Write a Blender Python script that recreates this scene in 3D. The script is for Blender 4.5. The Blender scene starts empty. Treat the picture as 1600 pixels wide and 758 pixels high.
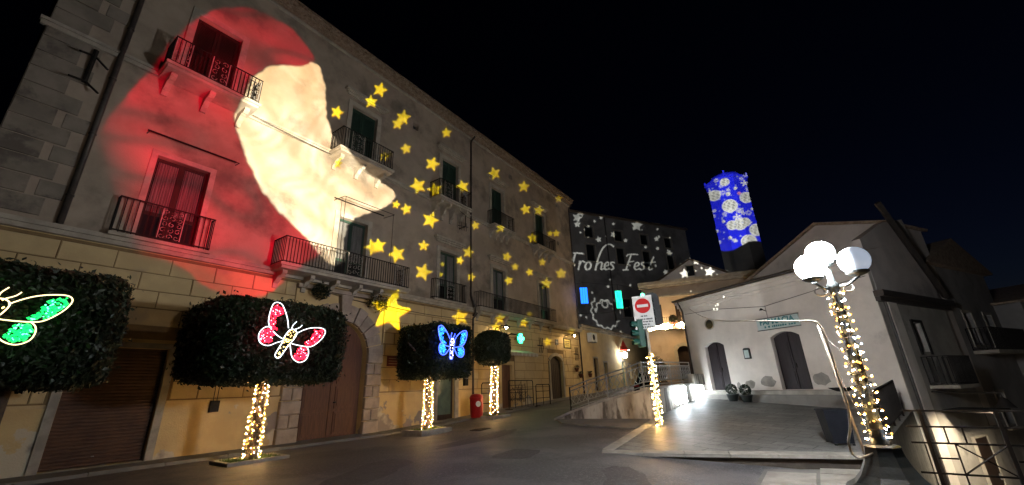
import bpy, bmesh, math, random
import numpy as np
from mathutils import Matrix, Vector
random.seed(7)
SC = bpy.context.scene
COL = SC.collection

# ------------------------------------------------------------------ camera
cam_d = bpy.data.cameras.new('camera')
cam_d.sensor_width = 36.0
cam_d.lens = 36.0 * 635.0 / 1600.0
cam_d.clip_start = 0.05
cam_d.clip_end = 900
cam = bpy.data.objects.new('camera', cam_d)
COL.objects.link(cam)
_r, _u, _f = Vector((0.579667, -0.814196, -0.032724)), Vector((-0.255293, -0.2196, 0.941595)), Vector((0.773829, 0.537458, 0.335153))
cam.matrix_world = Matrix(((_r.x, _u.x, -_f.x, 0.0), (_r.y, _u.y, -_f.y, 0.0), (_r.z, _u.z, -_f.z, 1.6), (0, 0, 0, 1)))
SC.camera = cam

# ------------------------------------------------------------------ night sky
world = bpy.data.worlds.new('World')
SC.world = world
world.use_nodes = True
_nt = world.node_tree
_bg = _nt.nodes['Background']
_sky = _nt.nodes.new('ShaderNodeTexSky')
_sky.sky_type = 'NISHITA'
_sky.sun_disc = False
_sky.ozone_density = 2.6
_sky.dust_density = 0.2
_sky.sun_elevation = math.radians(-5.0)
_sky.sun_rotation = math.radians(105.0)
_nt.links.new(_sky.outputs[0], _bg.inputs['Color'])
_bg.inputs['Strength'].default_value = 0.085

# exposure and render settings
SC.view_settings.view_transform = 'Standard'
SC.view_settings.look = 'None'
SC.view_settings.exposure = 0.2
SC.view_settings.gamma = 1.0
SC.view_settings.use_curve_mapping = False
SC.render.engine = 'CYCLES'
cy = SC.cycles
cy.use_denoising = True
cy.max_bounces = 6
cy.diffuse_bounces = 3
cy.glossy_bounces = 3
cy.transmission_bounces = 4
cy.transparent_max_bounces = 12
cy.sample_clamp_indirect = 4.0
cy.caustics_reflective = False
cy.caustics_refractive = False

# ------------------------------------------------------------------ helpers
class MB:
    """collects polygons; build() links them as ONE mesh object"""
    def __init__(s):
        s.v = []; s.f = []
    def poly(s, pts):
        i = len(s.v); s.v += [tuple(p) for p in pts]; s.f.append(tuple(range(i, i + len(pts)))); return s
    def box(s, x0, x1, y0, y1, z0, z1):
        i = len(s.v)
        s.v += [(x0,y0,z0),(x1,y0,z0),(x1,y1,z0),(x0,y1,z0),(x0,y0,z1),(x1,y0,z1),(x1,y1,z1),(x0,y1,z1)]
        s.f += [(i,i+3,i+2,i+1),(i+4,i+5,i+6,i+7),(i,i+1,i+5,i+4),(i+1,i+2,i+6,i+5),(i+2,i+3,i+7,i+6),(i+3,i,i+4,i+7)]
        return s
    def prism(s, pts, y0, y1):
        """polygon in (x,z) pushed from y0 to y1"""
        n = len(pts); i = len(s.v)
        s.v += [(p[0], y0, p[1]) for p in pts] + [(p[0], y1, p[1]) for p in pts]
        s.f += [tuple(range(i, i+n)), tuple(range(i+2*n-1, i+n-1, -1))]
        for k in range(n):
            j = (k+1) % n; s.f.append((i+k, i+n+k, i+n+j, i+j))
        return s
    def slab(s, pts, z0, z1):
        """polygon in (x,y) pushed from z0 to z1 (z may be lists per corner)"""
        n = len(pts); i = len(s.v)
        a = z0 if isinstance(z0, (list, tuple)) else [z0]*n
        b = z1 if isinstance(z1, (list, tuple)) else [z1]*n
        s.v += [(p[0], p[1], a[k]) for k, p in enumerate(pts)] + [(p[0], p[1], b[k]) for k, p in enumerate(pts)]
        s.f += [tuple(range(i+n-1, i-1, -1)), tuple(range(i+n, i+2*n))]
        for k in range(n):
            j = (k+1) % n; s.f.append((i+k, i+j, i+n+j, i+n+k))
        return s
    def tube(s, pts, r, n=6, closed=False, caps=True):
        pts = [Vector(p) for p in pts]; m = len(pts); i0 = len(s.v); prev = None
        for k, p in enumerate(pts):
            if closed: t = pts[(k+1) % m] - pts[k-1]
            else: t = pts[min(k+1, m-1)] - pts[max(k-1, 0)]
            if t.length < 1e-9: t = Vector((0,0,1))
            t.normalize()
            if prev is None:
                ref = Vector((0,0,1)) if abs(t.z) < .9 else Vector((1,0,0))
                a = t.cross(ref).normalized()
            else:
                a = (prev - t*prev.dot(t))
                a = a.normalized() if a.length > 1e-6 else t.orthogonal().normalized()
            prev = a; b = t.cross(a)
            rr = r[k] if isinstance(r, (list, tuple)) else r
            for q in range(n):
                g = 2*math.pi*q/n
                s.v.append(tuple(p + (a*math.cos(g) + b*math.sin(g))*rr))
        for k in range(m if closed else m-1):
            k2 = (k+1) % m
            for q in range(n):
                q2 = (q+1) % n
                s.f.append((i0+k*n+q, i0+k*n+q2, i0+k2*n+q2, i0+k2*n+q))
        if caps and not closed:
            s.f.append(tuple(i0+q for q in range(n-1, -1, -1)))
            s.f.append(tuple(i0+(m-1)*n+q for q in range(n)))
        return s
    def lathe(s, prof, c=(0,0,0), n=20):
        """profile of (radius, z) turned about the z axis at c"""
        i = len(s.v); m = len(prof)
        for (r, z) in prof:
            for q in range(n):
                g = 2*math.pi*q/n
                s.v.append((c[0]+r*math.cos(g), c[1]+r*math.sin(g), c[2]+z))
        for k in range(m-1):
            for q in range(n):
                q2 = (q+1) % n
                s.f.append((i+k*n+q, i+k*n+q2, i+(k+1)*n+q2, i+(k+1)*n+q))
        return s
    def ball(s, c, r, n=8, m=5):
        prof = [(r*math.sin(math.pi*k/m) + 1e-4, -r*math.cos(math.pi*k/m)) for k in range(m+1)]
        return s.lathe(prof, c, n)
    def octa(s, c, r):
        i = len(s.v); x, y, z = c
        s.v += [(x+r,y,z),(x-r,y,z),(x,y+r,z),(x,y-r,z),(x,y,z+r),(x,y,z-r)]
        for a, b in ((0,2),(2,1),(1,3),(3,0)):
            s.f += [(i+a,i+b,i+4),(i+b,i+a,i+5)]
        return s
    def mesh(s, name, smooth=False):
        me = bpy.data.meshes.new(name); me.from_pydata(s.v, [], s.f)
        if smooth: me.polygons.foreach_set('use_smooth', [True]*len(me.polygons))
        me.update(); return me
    def build(s, name, mat, parent=None, smooth=False, loc=None, rotz=0.0):
        me = s.mesh(name, smooth); me.materials.append(mat)
        o = bpy.data.objects.new(name, me); COL.objects.link(o)
        if parent is not None: o.parent = parent
        if loc is not None: o.location = loc
        o.rotation_euler[2] = rotz
        return o

def put(name, me, parent=None, loc=(0,0,0), scale=(1,1,1), rotz=0.0):
    o = bpy.data.objects.new(name, me); COL.objects.link(o)
    if parent is not None: o.parent = parent
    o.location = loc; o.scale = scale; o.rotation_euler[2] = rotz
    return o
def tag(o, label=None, cat=None, group=None, kind=None):
    if label: o['label'] = label
    if cat: o['category'] = cat
    if group: o['group'] = group
    if kind: o['kind'] = kind
    return o
def thing(name, label, cat, loc=(0,0,0), rotz=0.0, group=None):
    o = bpy.data.objects.new(name, None); COL.objects.link(o)
    o.empty_display_size = .3; o.location = loc; o.rotation_euler[2] = rotz
    return tag(o, label, cat, group)
def struct(o): o['kind'] = 'structure'; return o
def stuff(o): o['kind'] = 'stuff'; return o

# ------------------------------------------------------------------ materials
def mat(name, c1, c2=None, scale=2.0, rough=.8, bump=0.0, bscale=40.0, metal=0.0, em=None, ems=0.0, spec=.3, lo=.35, hi=.65, stretch=None, grime=None, gscale=.6, glo=.5, ghi=.62, speck=None, sscale=30.0):
    """noise-mixed colour, fine bump, optional second tone with outlines of its own (grime)"""
    m = bpy.data.materials.new(name); m.use_nodes = True
    nt = m.node_tree; N = nt.nodes; L = nt.links; b = N['Principled BSDF']
    b.inputs['Roughness'].default_value = rough; b.inputs['Metallic'].default_value = metal
    b.inputs['Specular IOR Level'].default_value = spec
    b.inputs['Base Color'].default_value = (*c1, 1)
    geo = N.new('ShaderNodeNewGeometry'); vec = geo.outputs['Position']
    if stretch:
        mp = N.new('ShaderNodeMapping'); mp.inputs['Scale'].default_value = stretch
        L.new(vec, mp.inputs['Vector']); vec = mp.outputs['Vector']
    def noise(sc, det=5.0, rgh=.6):
        n = N.new('ShaderNodeTexNoise'); n.inputs['Scale'].default_value = sc
        n.inputs['Detail'].default_value = det; n.inputs['Roughness'].default_value = rgh
        L.new(vec, n.inputs['Vector']); return n.outputs['Fac']
    def ramp(fac, a, bb):
        r = N.new('ShaderNodeMapRange'); r.interpolation_type = 'SMOOTHSTEP'
        r.inputs['From Min'].default_value = a; r.inputs['From Max'].default_value = bb
        L.new(fac, r.inputs['Value']); return r.outputs['Result']
    def mix(fac, a, bb):
        x = N.new('ShaderNodeMix'); x.data_type = 'RGBA'; L.new(fac, x.inputs[0])
        for sock, val in ((x.inputs[6], a), (x.inputs[7], bb)):
            if hasattr(val, 'is_linked'): L.new(val, sock)
            else: sock.default_value = (*val, 1)
        return x.outputs[2]
    col = None
    if c2: col = mix(ramp(noise(scale), lo, hi), c1, c2)
    if grime: col = mix(ramp(noise(gscale, 8, .62), glo, ghi), col if col else c1, grime)
    if speck: col = mix(ramp(noise(sscale, 3, .8), .52, .66), col if col else c1, speck)
    if col: L.new(col, b.inputs['Base Color'])
    if bump:
        bp = N.new('ShaderNodeBump'); bp.inputs['Strength'].default_value = bump; bp.inputs['Distance'].default_value = .02
        L.new(noise(bscale, 6, .65), bp.inputs['Height']); L.new(bp.outputs['Normal'], b.inputs['Normal'])
    if em:
        b.inputs['Emission Color'].default_value = (*em, 1); b.inputs['Emission Strength'].default_value = ems
    m['nodes_ready'] = True
    return m

def peel_plaster(name, c1, c2, under, under2, ztop, scale=1.3):
    """ochre plaster whose lower part has flaked off in ragged patches, showing render of another colour"""
    m = mat(name, c1, c2, scale=scale, rough=.88, bump=.35, bscale=30)
    nt = m.node_tree; N = nt.nodes; L = nt.links; b = N['Principled BSDF']
    src = b.inputs['Base Color'].links[0].from_socket
    geo = N.new('ShaderNodeNewGeometry'); sep = N.new('ShaderNodeSeparateXYZ'); L.new(geo.outputs['Position'], sep.inputs[0])
    n = N.new('ShaderNodeTexNoise'); n.inputs['Scale'].default_value = .75; n.inputs['Detail'].default_value = 7; n.inputs['Roughness'].default_value = .55
    L.new(geo.outputs['Position'], n.inputs['Vector'])
    hz = N.new('ShaderNodeMapRange'); hz.inputs['From Min'].default_value = 0; hz.inputs['From Max'].default_value = ztop
    hz.inputs['To Min'].default_value = .47; hz.inputs['To Max'].default_value = .72; L.new(sep.outputs['Z'], hz.inputs['Value'])
    d = N.new('ShaderNodeMath'); d.operation = 'SUBTRACT'; L.new(n.outputs['Fac'], d.inputs[0]); L.new(hz.outputs['Result'], d.inputs[1])
    s = N.new('ShaderNodeMapRange'); s.interpolation_type = 'SMOOTHSTEP'; s.inputs['From Min'].default_value = 0; s.inputs['From Max'].default_value = .02
    L.new(d.outputs[0], s.inputs['Value'])
    n2 = N.new('ShaderNodeTexNoise'); n2.inputs['Scale'].default_value = 1.1; n2.inputs['Detail'].default_value = 5; L.new(geo.outputs['Position'], n2.inputs['Vector'])
    r2 = N.new('ShaderNodeMapRange'); r2.interpolation_type = 'SMOOTHSTEP'; r2.inputs['From Min'].default_value = .45; r2.inputs['From Max'].default_value = .55; L.new(n2.outputs['Fac'], r2.inputs['Value'])
    u = N.new('ShaderNodeMix'); u.data_type = 'RGBA'; u.inputs[6].default_value = (*under, 1); u.inputs[7].default_value = (*under2, 1); L.new(r2.outputs['Result'], u.inputs[0])
    x = N.new('ShaderNodeMix'); x.data_type = 'RGBA'; L.new(s.outputs['Result'], x.inputs[0]); L.new(src, x.inputs[6]); L.new(u.outputs[2], x.inputs[7])
    L.new(x.outputs[2], b.inputs['Base Color'])
    return m

def glow(name, col, strength):
    m = bpy.data.materials.new(name); m.use_nodes = True
    b = m.node_tree.nodes['Principled BSDF']
    b.inputs['Base Color'].default_value = (*[min(.9, c) for c in col], 1); b.inputs['Roughness'].default_value = .4
    b.inputs['Emission Color'].default_value = (*col, 1); b.inputs['Emission Strength'].default_value = strength
    return m

K = {}
K['plaster'] = mat('upper_plaster', (.37,.30,.235), (.295,.24,.188), scale=.9, rough=.9, bump=.3, bscale=25, grime=(.155,.13,.105), gscale=.5, glo=.47, ghi=.70)
K['ochre'] = peel_plaster('ground_floor_plaster', (.54,.40,.20), (.46,.335,.165), (.50,.44,.33), (.24,.20,.17), 2.3)
K['block'] = mat('ashlar_block_plaster', (.52,.395,.21), (.44,.33,.175), scale=1.1, rough=.9, bump=.35, bscale=22, grime=(.36,.28,.18), gscale=.7, glo=.56, ghi=.7)
K['quoin'] = mat('corner_stone', (.24,.205,.168), (.17,.146,.12), scale=1.2, rough=.92, bump=.5, bscale=14, grime=(.11,.095,.08), gscale=1.1, glo=.5, ghi=.64)
K['trim'] = mat('stone_trim', (.38,.34,.28), (.28,.25,.21), scale=2.5, rough=.9, bump=.35, bscale=24)
K['portal'] = mat('portal_stone', (.36,.29,.23), (.25,.20,.16), scale=2.0, rough=.9, bump=.5, bscale=16)
K['tile'] = mat('old_roof_tile', (.20,.14,.10), (.30,.23,.17), scale=6, rough=.9, bump=.3, bscale=30)
K['iron'] = mat('black_iron', (.012,.011,.010), (.022,.018,.016), scale=8, rough=.7, spec=.15)
K['lightiron'] = mat('pale_painted_iron', (.34,.33,.31), (.22,.20,.18), scale=9, rough=.5, spec=.4)
K['pipe'] = mat('dark_downpipe_metal', (.028,.024,.022), (.05,.04,.034), scale=5, rough=.5, spec=.4)
K['green'] = mat('dark_green_paint', (.018,.04,.030), (.026,.052,.038), scale=6, rough=.5, bump=.1)
K['brown'] = mat('dark_brown_wood', (.018,.010,.008), (.028,.015,.010), scale=3, rough=.6, bump=.25, stretch=(6,6,.6), bscale=6)
K['portalwood'] = mat('portal_door_wood', (.14,.062,.034), (.09,.04,.022), scale=3, rough=.6, bump=.3, stretch=(7,7,.5), bscale=6)
K['shutter'] = mat('rusty_roller_shutter', (.095,.05,.032), (.065,.034,.024), scale=3, rough=.55, bump=.2)
K['glass'] = mat('window_glass', (.018,.020,.022), rough=.08, spec=.6)
K['curtain'] = mat('white_curtain_behind_glass', (.15,.145,.14), (.09,.088,.085), scale=4, rough=.5, stretch=(5,5,.3), spec=.5)
K['asphalt'] = mat('worn_asphalt', (.074,.072,.076), (.050,.049,.053), scale=.5, rough=.62, bump=.9, bscale=45, grime=(.115,.110,.112), gscale=.35, glo=.46, ghi=.6, spec=.35, speck=(.15,.145,.145), sscale=16)
K['kerb'] = mat('pale_kerb_stone', (.30,.28,.245), (.22,.205,.18), scale=3, rough=.85, bump=.35, bscale=30)
K['pave'] = mat('grey_pavement', (.17,.16,.145), (.125,.12,.11), scale=1.2, rough=.8, bump=.4, bscale=40)
K['leaf'] = mat('dark_ficus_leaf', (.006,.013,.005), (.010,.020,.007), scale=9, rough=.5, spec=.35)
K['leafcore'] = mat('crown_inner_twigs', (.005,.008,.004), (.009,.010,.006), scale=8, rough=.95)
K['bark'] = mat('tree_bark', (.085,.062,.045), (.05,.036,.027), scale=7, rough=.95, bump=.7, bscale=18)
K['soil'] = mat('planter_soil', (.05,.036,.022), (.032,.024,.016), scale=12, rough=1, bump=.8, bscale=30)
K['grass'] = mat('short_grass', (.05,.085,.02), (.075,.10,.03), scale=10, rough=.8)
K['farm'] = mat('pharmacy_plaster', (.58,.53,.475), (.50,.455,.41), scale=1.1, rough=.9, bump=.3, bscale=24, grime=(.36,.325,.29), gscale=.55, glo=.57, ghi=.72)
K['gable'] = mat('gable_plaster', (.52,.46,.42), (.43,.38,.35), scale=1.0, rough=.9, bump=.3, bscale=22, grime=(.34,.30,.275), gscale=.5, glo=.56, ghi=.72)
K['darkdoor'] = mat('plum_brown_door', (.022,.016,.019), (.015,.011,.013), scale=2.5, rough=.65, bump=.15, stretch=(5,5,.5))
K['darkplaster'] = mat('weathered_dark_plaster', (.30,.28,.27), (.22,.205,.20), scale=.6, rough=.92, bump=.4, bscale=16, grime=(.15,.14,.135), gscale=.4, glo=.52, ghi=.66)
K['orange'] = mat('orange_plaster', (.44,.34,.25), (.37,.285,.21), scale=1.0, rough=.9, bump=.3, bscale=20, grime=(.30,.21,.15), gscale=.6, glo=.56, ghi=.7)
K['stonewall'] = mat('stained_retaining_wall', (.40,.37,.31), (.25,.225,.185), scale=1.6, rough=.92, bump=.8, bscale=12, stretch=(1,1,.3), grime=(.09,.078,.062), gscale=1.7, glo=.46, ghi=.58)
K['steel'] = mat('galvanised_rail', (.36,.37,.38), (.28,.29,.30), scale=9, rough=.35, metal=.7)
K['redplastic'] = mat('red_bin_plastic', (.30,.012,.014), (.24,.010,.012), scale=5, rough=.4)
K['white'] = mat('white_enamel', (.72,.72,.70), (.64,.64,.62), scale=5, rough=.45)
K['signred'] = mat('sign_red', (.55,.02,.02), (.50,.018,.018), scale=5, rough=.45)
K['black'] = mat('black_print', (.02,.02,.022), (.028,.028,.03), scale=8, rough=.6)
K['signteal'] = mat('teal_lettering', (.02,.13,.14), (.03,.16,.17), scale=8, rough=.5)
K['signpale'] = mat('pale_signboard', (.42,.50,.48), (.36,.44,.42), scale=4, rough=.55)
K['lampmetal'] = mat('grey_green_cast_iron', (.034,.039,.038), (.024,.028,.027), scale=6, rough=.5, bump=.2, bscale=30)
K['trafgreen'] = mat('traffic_light_green_shell', (.010,.075,.055), (.008,.055,.042), scale=5, rough=.45)
K['cable'] = mat('pale_cable', (.46,.42,.34), (.38,.35,.29), scale=20, rough=.6)
K['blackcable'] = mat('black_cable', (.02,.02,.02), (.03,.03,.03), scale=20, rough=.6)
K['darkbox'] = mat('dark_blue_container', (.007,.008,.011), (.010,.011,.015), scale=4, rough=.8, spec=.1)
K['maroon'] = mat('maroon_plaque', (.12,.022,.02), (.09,.018,.017), scale=5, rough=.5)
K['terracotta'] = mat('terracotta', (.13,.05,.028), (.10,.04,.024), scale=8, rough=.8)
K['awning'] = mat('striped_pale_awning', (.45,.42,.36), (.36,.33,.28), scale=3, rough=.85)
K['flank'] = mat('grey_flank_plaster', (.36,.335,.30), (.27,.25,.225), scale=.8, rough=.92, bump=.4, bscale=16, grime=(.17,.16,.145), gscale=.5, glo=.54, ghi=.66)
K['riser'] = mat('shaded_riser_stone', (.085,.07,.055), (.055,.046,.038), scale=3, rough=.95, bump=.5, bscale=16)  # dark brown because the shade on the step face is put into the colour
K['mortar'] = mat('dirty_joint_mortar', (.20,.135,.065), (.15,.10,.05), scale=3, rough=.95, bump=.3)
K['damp'] = mat('damp_patch', (.20,.19,.17), (.27,.25,.22), scale=4, rough=.95)
K['carpaint'] = mat('dark_car_paint', (.012,.013,.016), (.016,.017,.02), scale=2, rough=.22, spec=.6)
K['rubber'] = mat('black_rubber', (.014,.014,.014), (.02,.02,.02), scale=10, rough=.85)
K['redcanvas'] = mat('red_canvas', (.42,.03,.018), (.36,.025,.016), scale=4, rough=.8)
K['terrain'] = mat('dark_hillside', (.05,.045,.038), (.035,.032,.028), scale=.2, rough=.95, bump=.4)
# things that give off light
G_ = {}
G_['warm'] = glow('warm_led', (1.0,.58,.20), 560)
G_['amber'] = glow('amber_led', (1.0,.46,.085), 2.6)
G_['cool'] = glow('cool_led', (.55,.72,1.0), 90)
G_['globe'] = glow('bright_globe', (.93,.96,1.0), 520)
G_['globe_unlit'] = glow('unlit_globe_glow', (.72,.82,1.0), .42)  # unlit globe; light caught from its two neighbours is put in as a faint glow
G_['rope_white'] = glow('white_rope_light', (.80,.92,1.0), 2.2)
G_['rope_warm'] = glow('warm_rope_light', (1.0,.78,.42), 2.2)
G_['garland'] = glow('garland_lamp', (1.0,.70,.36), 200)
G_['down'] = glow('downlight', (1.0,.72,.38), 420)
G_['red'] = glow('red_led', (1.0,.012,.04), 3.2)
G_['pink'] = glow('pink_led', (1.0,.42,.50), 6)
G_['rope_blue'] = glow('deep_blue_rope_light', (.06,.11,1.0), 5)
G_['pinkish'] = glow('pale_pink_led', (1.0,.78,.72), 6)
G_['gold'] = glow('gold_led', (1.0,.70,.22), 5)
G_['green'] = glow('green_led', (.005,.62,.10), 2.4)
G_['mint'] = glow('mint_led', (.12,1.0,.50), 5)
G_['blue'] = glow('blue_led', (.01,.10,1.0), 6)
G_['sky'] = glow('sky_blue_led', (.06,.45,1.0), 6)
G_['panelblue'] = glow('blue_light_panel', (.01,.13,1.0), 3.2)
G_['panelgreen'] = glow('green_light_panel', (.01,.62,.34), 2.2)
G_['floodwhite'] = glow('white_led_curtain', (.82,.92,1.0), 110)
G_['cross'] = glow('green_cross_light', (.02,1.0,.36), 16)
G_['lantern'] = glow('white_lantern', (.90,.95,.95), 60)
G_['wallwarm'] = glow('warm_wall_lamp', (1.0,.84,.60), 4200)

# ------------------------------------------------------------------ ground
def sm(t):
    t = max(0.0, min(1.0, t)); return t*t*(3-2*t)
def street_z(x, y):
    z = .045*max(0.0, x-12.0)
    if x > 31: z = .855 + .05*(x-31)
    d = .075*max(0.0, min(5.2, 4.5-y))*sm((x-4.5)/4.0)
    return z - d
def terrace_z(x, y):
    return street_z(x, max(y, 6)) + 1.1*sm((9.3-y)/4.1)*(1 - .25*sm((x-20)/14))
def grid_sheet(name, xs, ys, fz, m, keep=lambda x, y: True):
    b = MB(); idx = {}
    def vid(i, j):
        if (i, j) not in idx:
            idx[(i, j)] = len(b.v); b.v.append((xs[i], ys[j], fz(xs[i], ys[j])))
        return idx[(i, j)]
    for i in range(len(xs)-1):
        for j in range(len(ys)-1):
            if keep((xs[i]+xs[i+1])/2, (ys[j]+ys[j+1])/2):
                b.f.append((vid(i,j), vid(i+1,j), vid(i+1,j+1), vid(i,j+1)))
    return struct(b.build(name, m, smooth=True))
def lin(a, b, n): return [a+(b-a)*k/n for k in range(n+1)]
VOID_X = 8.95
grid_sheet('road', lin(-30, 8.95, 40)+lin(8.95, 16.5, 16)[1:], lin(-14, -1.05, 14)+lin(-1.05, 15.3, 33)[1:], street_z, K['asphalt'],
           lambda x, y: not (x > VOID_X and y < -1.05))
grid_sheet('upper_street', lin(16.5, 31, 24)+lin(31, 75, 20)[1:], lin(5.15, 15.3, 24), terrace_z, K['asphalt'])
struct(MB().poly([(-400,-400,-3.3),(500,-400,-3.3),(500,400,-3.3),(-400,400,-3.3)]).build('ground', K['terrain']))
# lane below the railing on the right
struct(MB().poly([(8.9,-30,-3.2),(60,-30,-3.2),(60,0.5,-3.2),(8.9,0.5,-3.2)]).build('lower_lane', K['pave']))
# retaining wall under the road edge
b = MB(); b.box(8.95, 9.25, -14, -1.05, -3.3, -.02); b.box(9.25, 12.5, -1.2, -1.0, -3.3, -.30)
tag(b.build('road_edge_wall', K['stonewall']), 'low stone edge wall under the railing on the right', 'wall')

# pavement strip with kerb stones along the palazzo
def strip_z(x): return street_z(x, 14.5)
b = MB()
xs = lin(-6, 31, 37)
for k in range(len(xs)-1):
    x0, x1 = xs[k], xs[k+1]
    if 18.9 < (x0+x1)/2 < 19.6: pass
    b.slab([(x0,14.15),(x1,14.15),(x1,15.3),(x0,15.3)], -.5, [strip_z(x0)+.07, strip_z(x1)+.07, strip_z(x1)+.07, strip_z(x0)+.07])
pv = struct(b.build('pavement', K['pave']))
kme = {}
for k in range(26):
    x0 = -5.6 + k*1.42; L_ = 1.40
    if x0 > 29.5: break
    z0 = strip_z(x0+L_/2)
    bb = MB(); bb.slab([(-L_/2,-.11),(L_/2,-.11),(L_/2,.11),(-L_/2,.11)], -.25, [.09-.0315*(L_/1.4)*(1 if x0>12 else 0), .09+.0315*(1 if x0>12 else 0), .09+.0315*(1 if x0>12 else 0), .09-.0315*(1 if x0>12 else 0)])
    key = x0 > 12
    if key not in kme:
        kme[key] = bb.mesh('kerb_stone'); kme[key].materials.append(K['pave'])
    put('kerb_stone', kme[key], pv, (x0+L_/2, 14.08+random.uniform(-.006,.006), z0-.006+random.uniform(-.006,.006)))

# the raised square in front of the pharmacy
def edge_x(y): return 10.47 + (4.69-y)*.305
def square_z(x, y): return .062*(x-edge_x(y))
def pave_stones():
    m = mat('square_paving', (.19,.185,.17), (.13,.128,.12), scale=.9, rough=.55, bump=.25, bscale=50, grime=(.22,.21,.19), gscale=.35, glo=.5, ghi=.68, speck=(.10,.10,.095), sscale=9)
    nt = m.node_tree; N = nt.nodes; L = nt.links; bs = N['Principled BSDF']
    src = bs.inputs['Base Color'].links[0].from_socket
    geo = N.new('ShaderNodeNewGeometry'); mp = N.new('ShaderNodeMapping'); mp.inputs['Rotation'].default_value[2] = math.radians(107)
    L.new(geo.outputs['Position'], mp.inputs['Vector'])
    br = N.new('ShaderNodeTexBrick'); br.inputs['Scale'].default_value = 1.0; br.inputs['Brick Width'].default_value = .9; br.inputs['Row Height'].default_value = .42
    br.inputs['Mortar Size'].default_value = .018; br.inputs['Color1'].default_value = (1,1,1,1); br.inputs['Color2'].default_value = (.66,.66,.65,1); br.inputs['Mortar'].default_value = (.30,.29,.27,1)
    L.new(mp.outputs['Vector'], br.inputs['Vector'])
    x = N.new('ShaderNodeMix'); x.data_type = 'RGBA'; x.blend_type = 'MULTIPLY'; x.inputs[0].default_value = .85
    L.new(src, x.inputs[6]); L.new(br.outputs['Color'], x.inputs[7]); L.new(x.outputs[2], bs.inputs['Base Color'])
    return m
SQ = [(10.75,4.62),(12.38,-.72),(19.75,-2.38),(25.0,5.2),(16.3,5.2)]
sq = struct(MB().slab(SQ, -3.25, [square_z(*p) for p in SQ]).build('square', pave_stones()))
# pale edging stones round the square: front edge and left border
def edging(p0, p1, w, n, off=0.0):
    p0 = Vector((*p0, 0)); p1 = Vector((*p1, 0)); d = (p1-p0)/n; t = d.normalized(); q = Vector((-t.y, t.x, 0))
    for k in range(n):
        a = p0+d*k+t*.006; c = p0+d*(k+1)-t*.006
        pts = [(a-q*w/2), (c-q*w/2), (c+q*w/2), (a+q*w/2)]
        zs = [square_z(p.x, p.y)+.012+off for p in pts]
        MB().slab([(p.x, p.y) for p in pts], [z-.07 for z in zs], zs).build('edging_stone', K['kerb'], sq)
b = MB(); b.slab([(10.44,4.70),(10.62,4.70),(12.35,-.7),(12.17,-.7)], -.6, [-.062]*4); b.build('step_riser', K['riser'], sq)
edging((10.52,4.78), (12.25,-.72), .34, 6)
edging((10.75,4.72), (16.35,5.02), .30, 5)
# pale flagstones beside the lamp post
fl = struct(MB().slab([(9.1,1.35),(9.35,-1.0),(12.1,-1.0),(11.15,1.35)], -.6, -.235).build('flagstone_bed', K['pave']))
for q in ([(9.2,1.25),(9.32,.42),(10.9,.42),(10.75,1.25)], [(9.33,.36),(9.4,-.45),(11.0,-.45),(10.9,.36)], [(10.98,.36),(11.07,-.45),(11.7,-.45),(11.5,.36)]):
    MB().slab(q, -.4, -.205).build('flagstone', K['kerb'], fl)
# pavement wedge at the foot of the retaining wall
struct(MB().slab([(14.6,5.35),(16.4,5.35),(16.4,9.4),(15.4,8.6)], -.3, [.17,.36,.27,.21]).build('wall_foot_pavement', K['pave']))
# repairs in the asphalt: darker sheets with ragged outlines
K['tar'] = mat('dark_asphalt_repair', (.050,.049,.052), (.064,.062,.065), scale=2.5, rough=.7, bump=.8, bscale=50, speck=(.11,.108,.108), sscale=16)
for k_, (px_, py_, w_, h_, a_) in enumerate(((6.3,8.2,1.5,.55,.5),(9.4,6.6,.8,.5,.2),(11.6,9.6,2.2,.42,.1),(4.4,5.6,1.0,.7,.8),(8.0,3.2,1.3,.4,.45))):
    rr_ = random.Random(60+k_); pts_ = []
    for j_ in range(18):
        g_ = 2*math.pi*j_/18; e_ = rr_.uniform(.85,1.12); q_ = (abs(math.cos(g_))**4+abs(math.sin(g_))**4)**-.25*e_
        x_, y_ = w_*q_*math.cos(g_), h_*q_*math.sin(g_); pts_.append((px_+x_*math.cos(a_)-y_*math.sin(a_), py_+x_*math.sin(a_)+y_*math.cos(a_)))
    b = MB(); zc_ = street_z(px_,py_)+.006; c_ = len(b.v)
    b.v = [(px_,py_,zc_)]+[(x_,y_,street_z(x_,y_)+.006) for x_, y_ in pts_]; b.f = [(0,1+j_,1+(j_+1)%18) for j_ in range(18)]
    struct(b.build('asphalt_patch', K['tar']))
# manhole cover lying in the asphalt
mh = thing('manhole_cover', 'dark rectangular drain cover set in the asphalt before the red bin', 'drain cover', (13.6,11.2,street_z(13.6,11.2)+.012))
MB().box(-.45,.45,-.25,.25,-.03,0).build('cover_plate', K['iron'], mh)
b = MB()
for k in range(7): b.box(-.38,.38,-.2+k*.06,-.17+k*.06,0,.012)
b.build('cover_ribs', K['iron'], mh)

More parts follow.
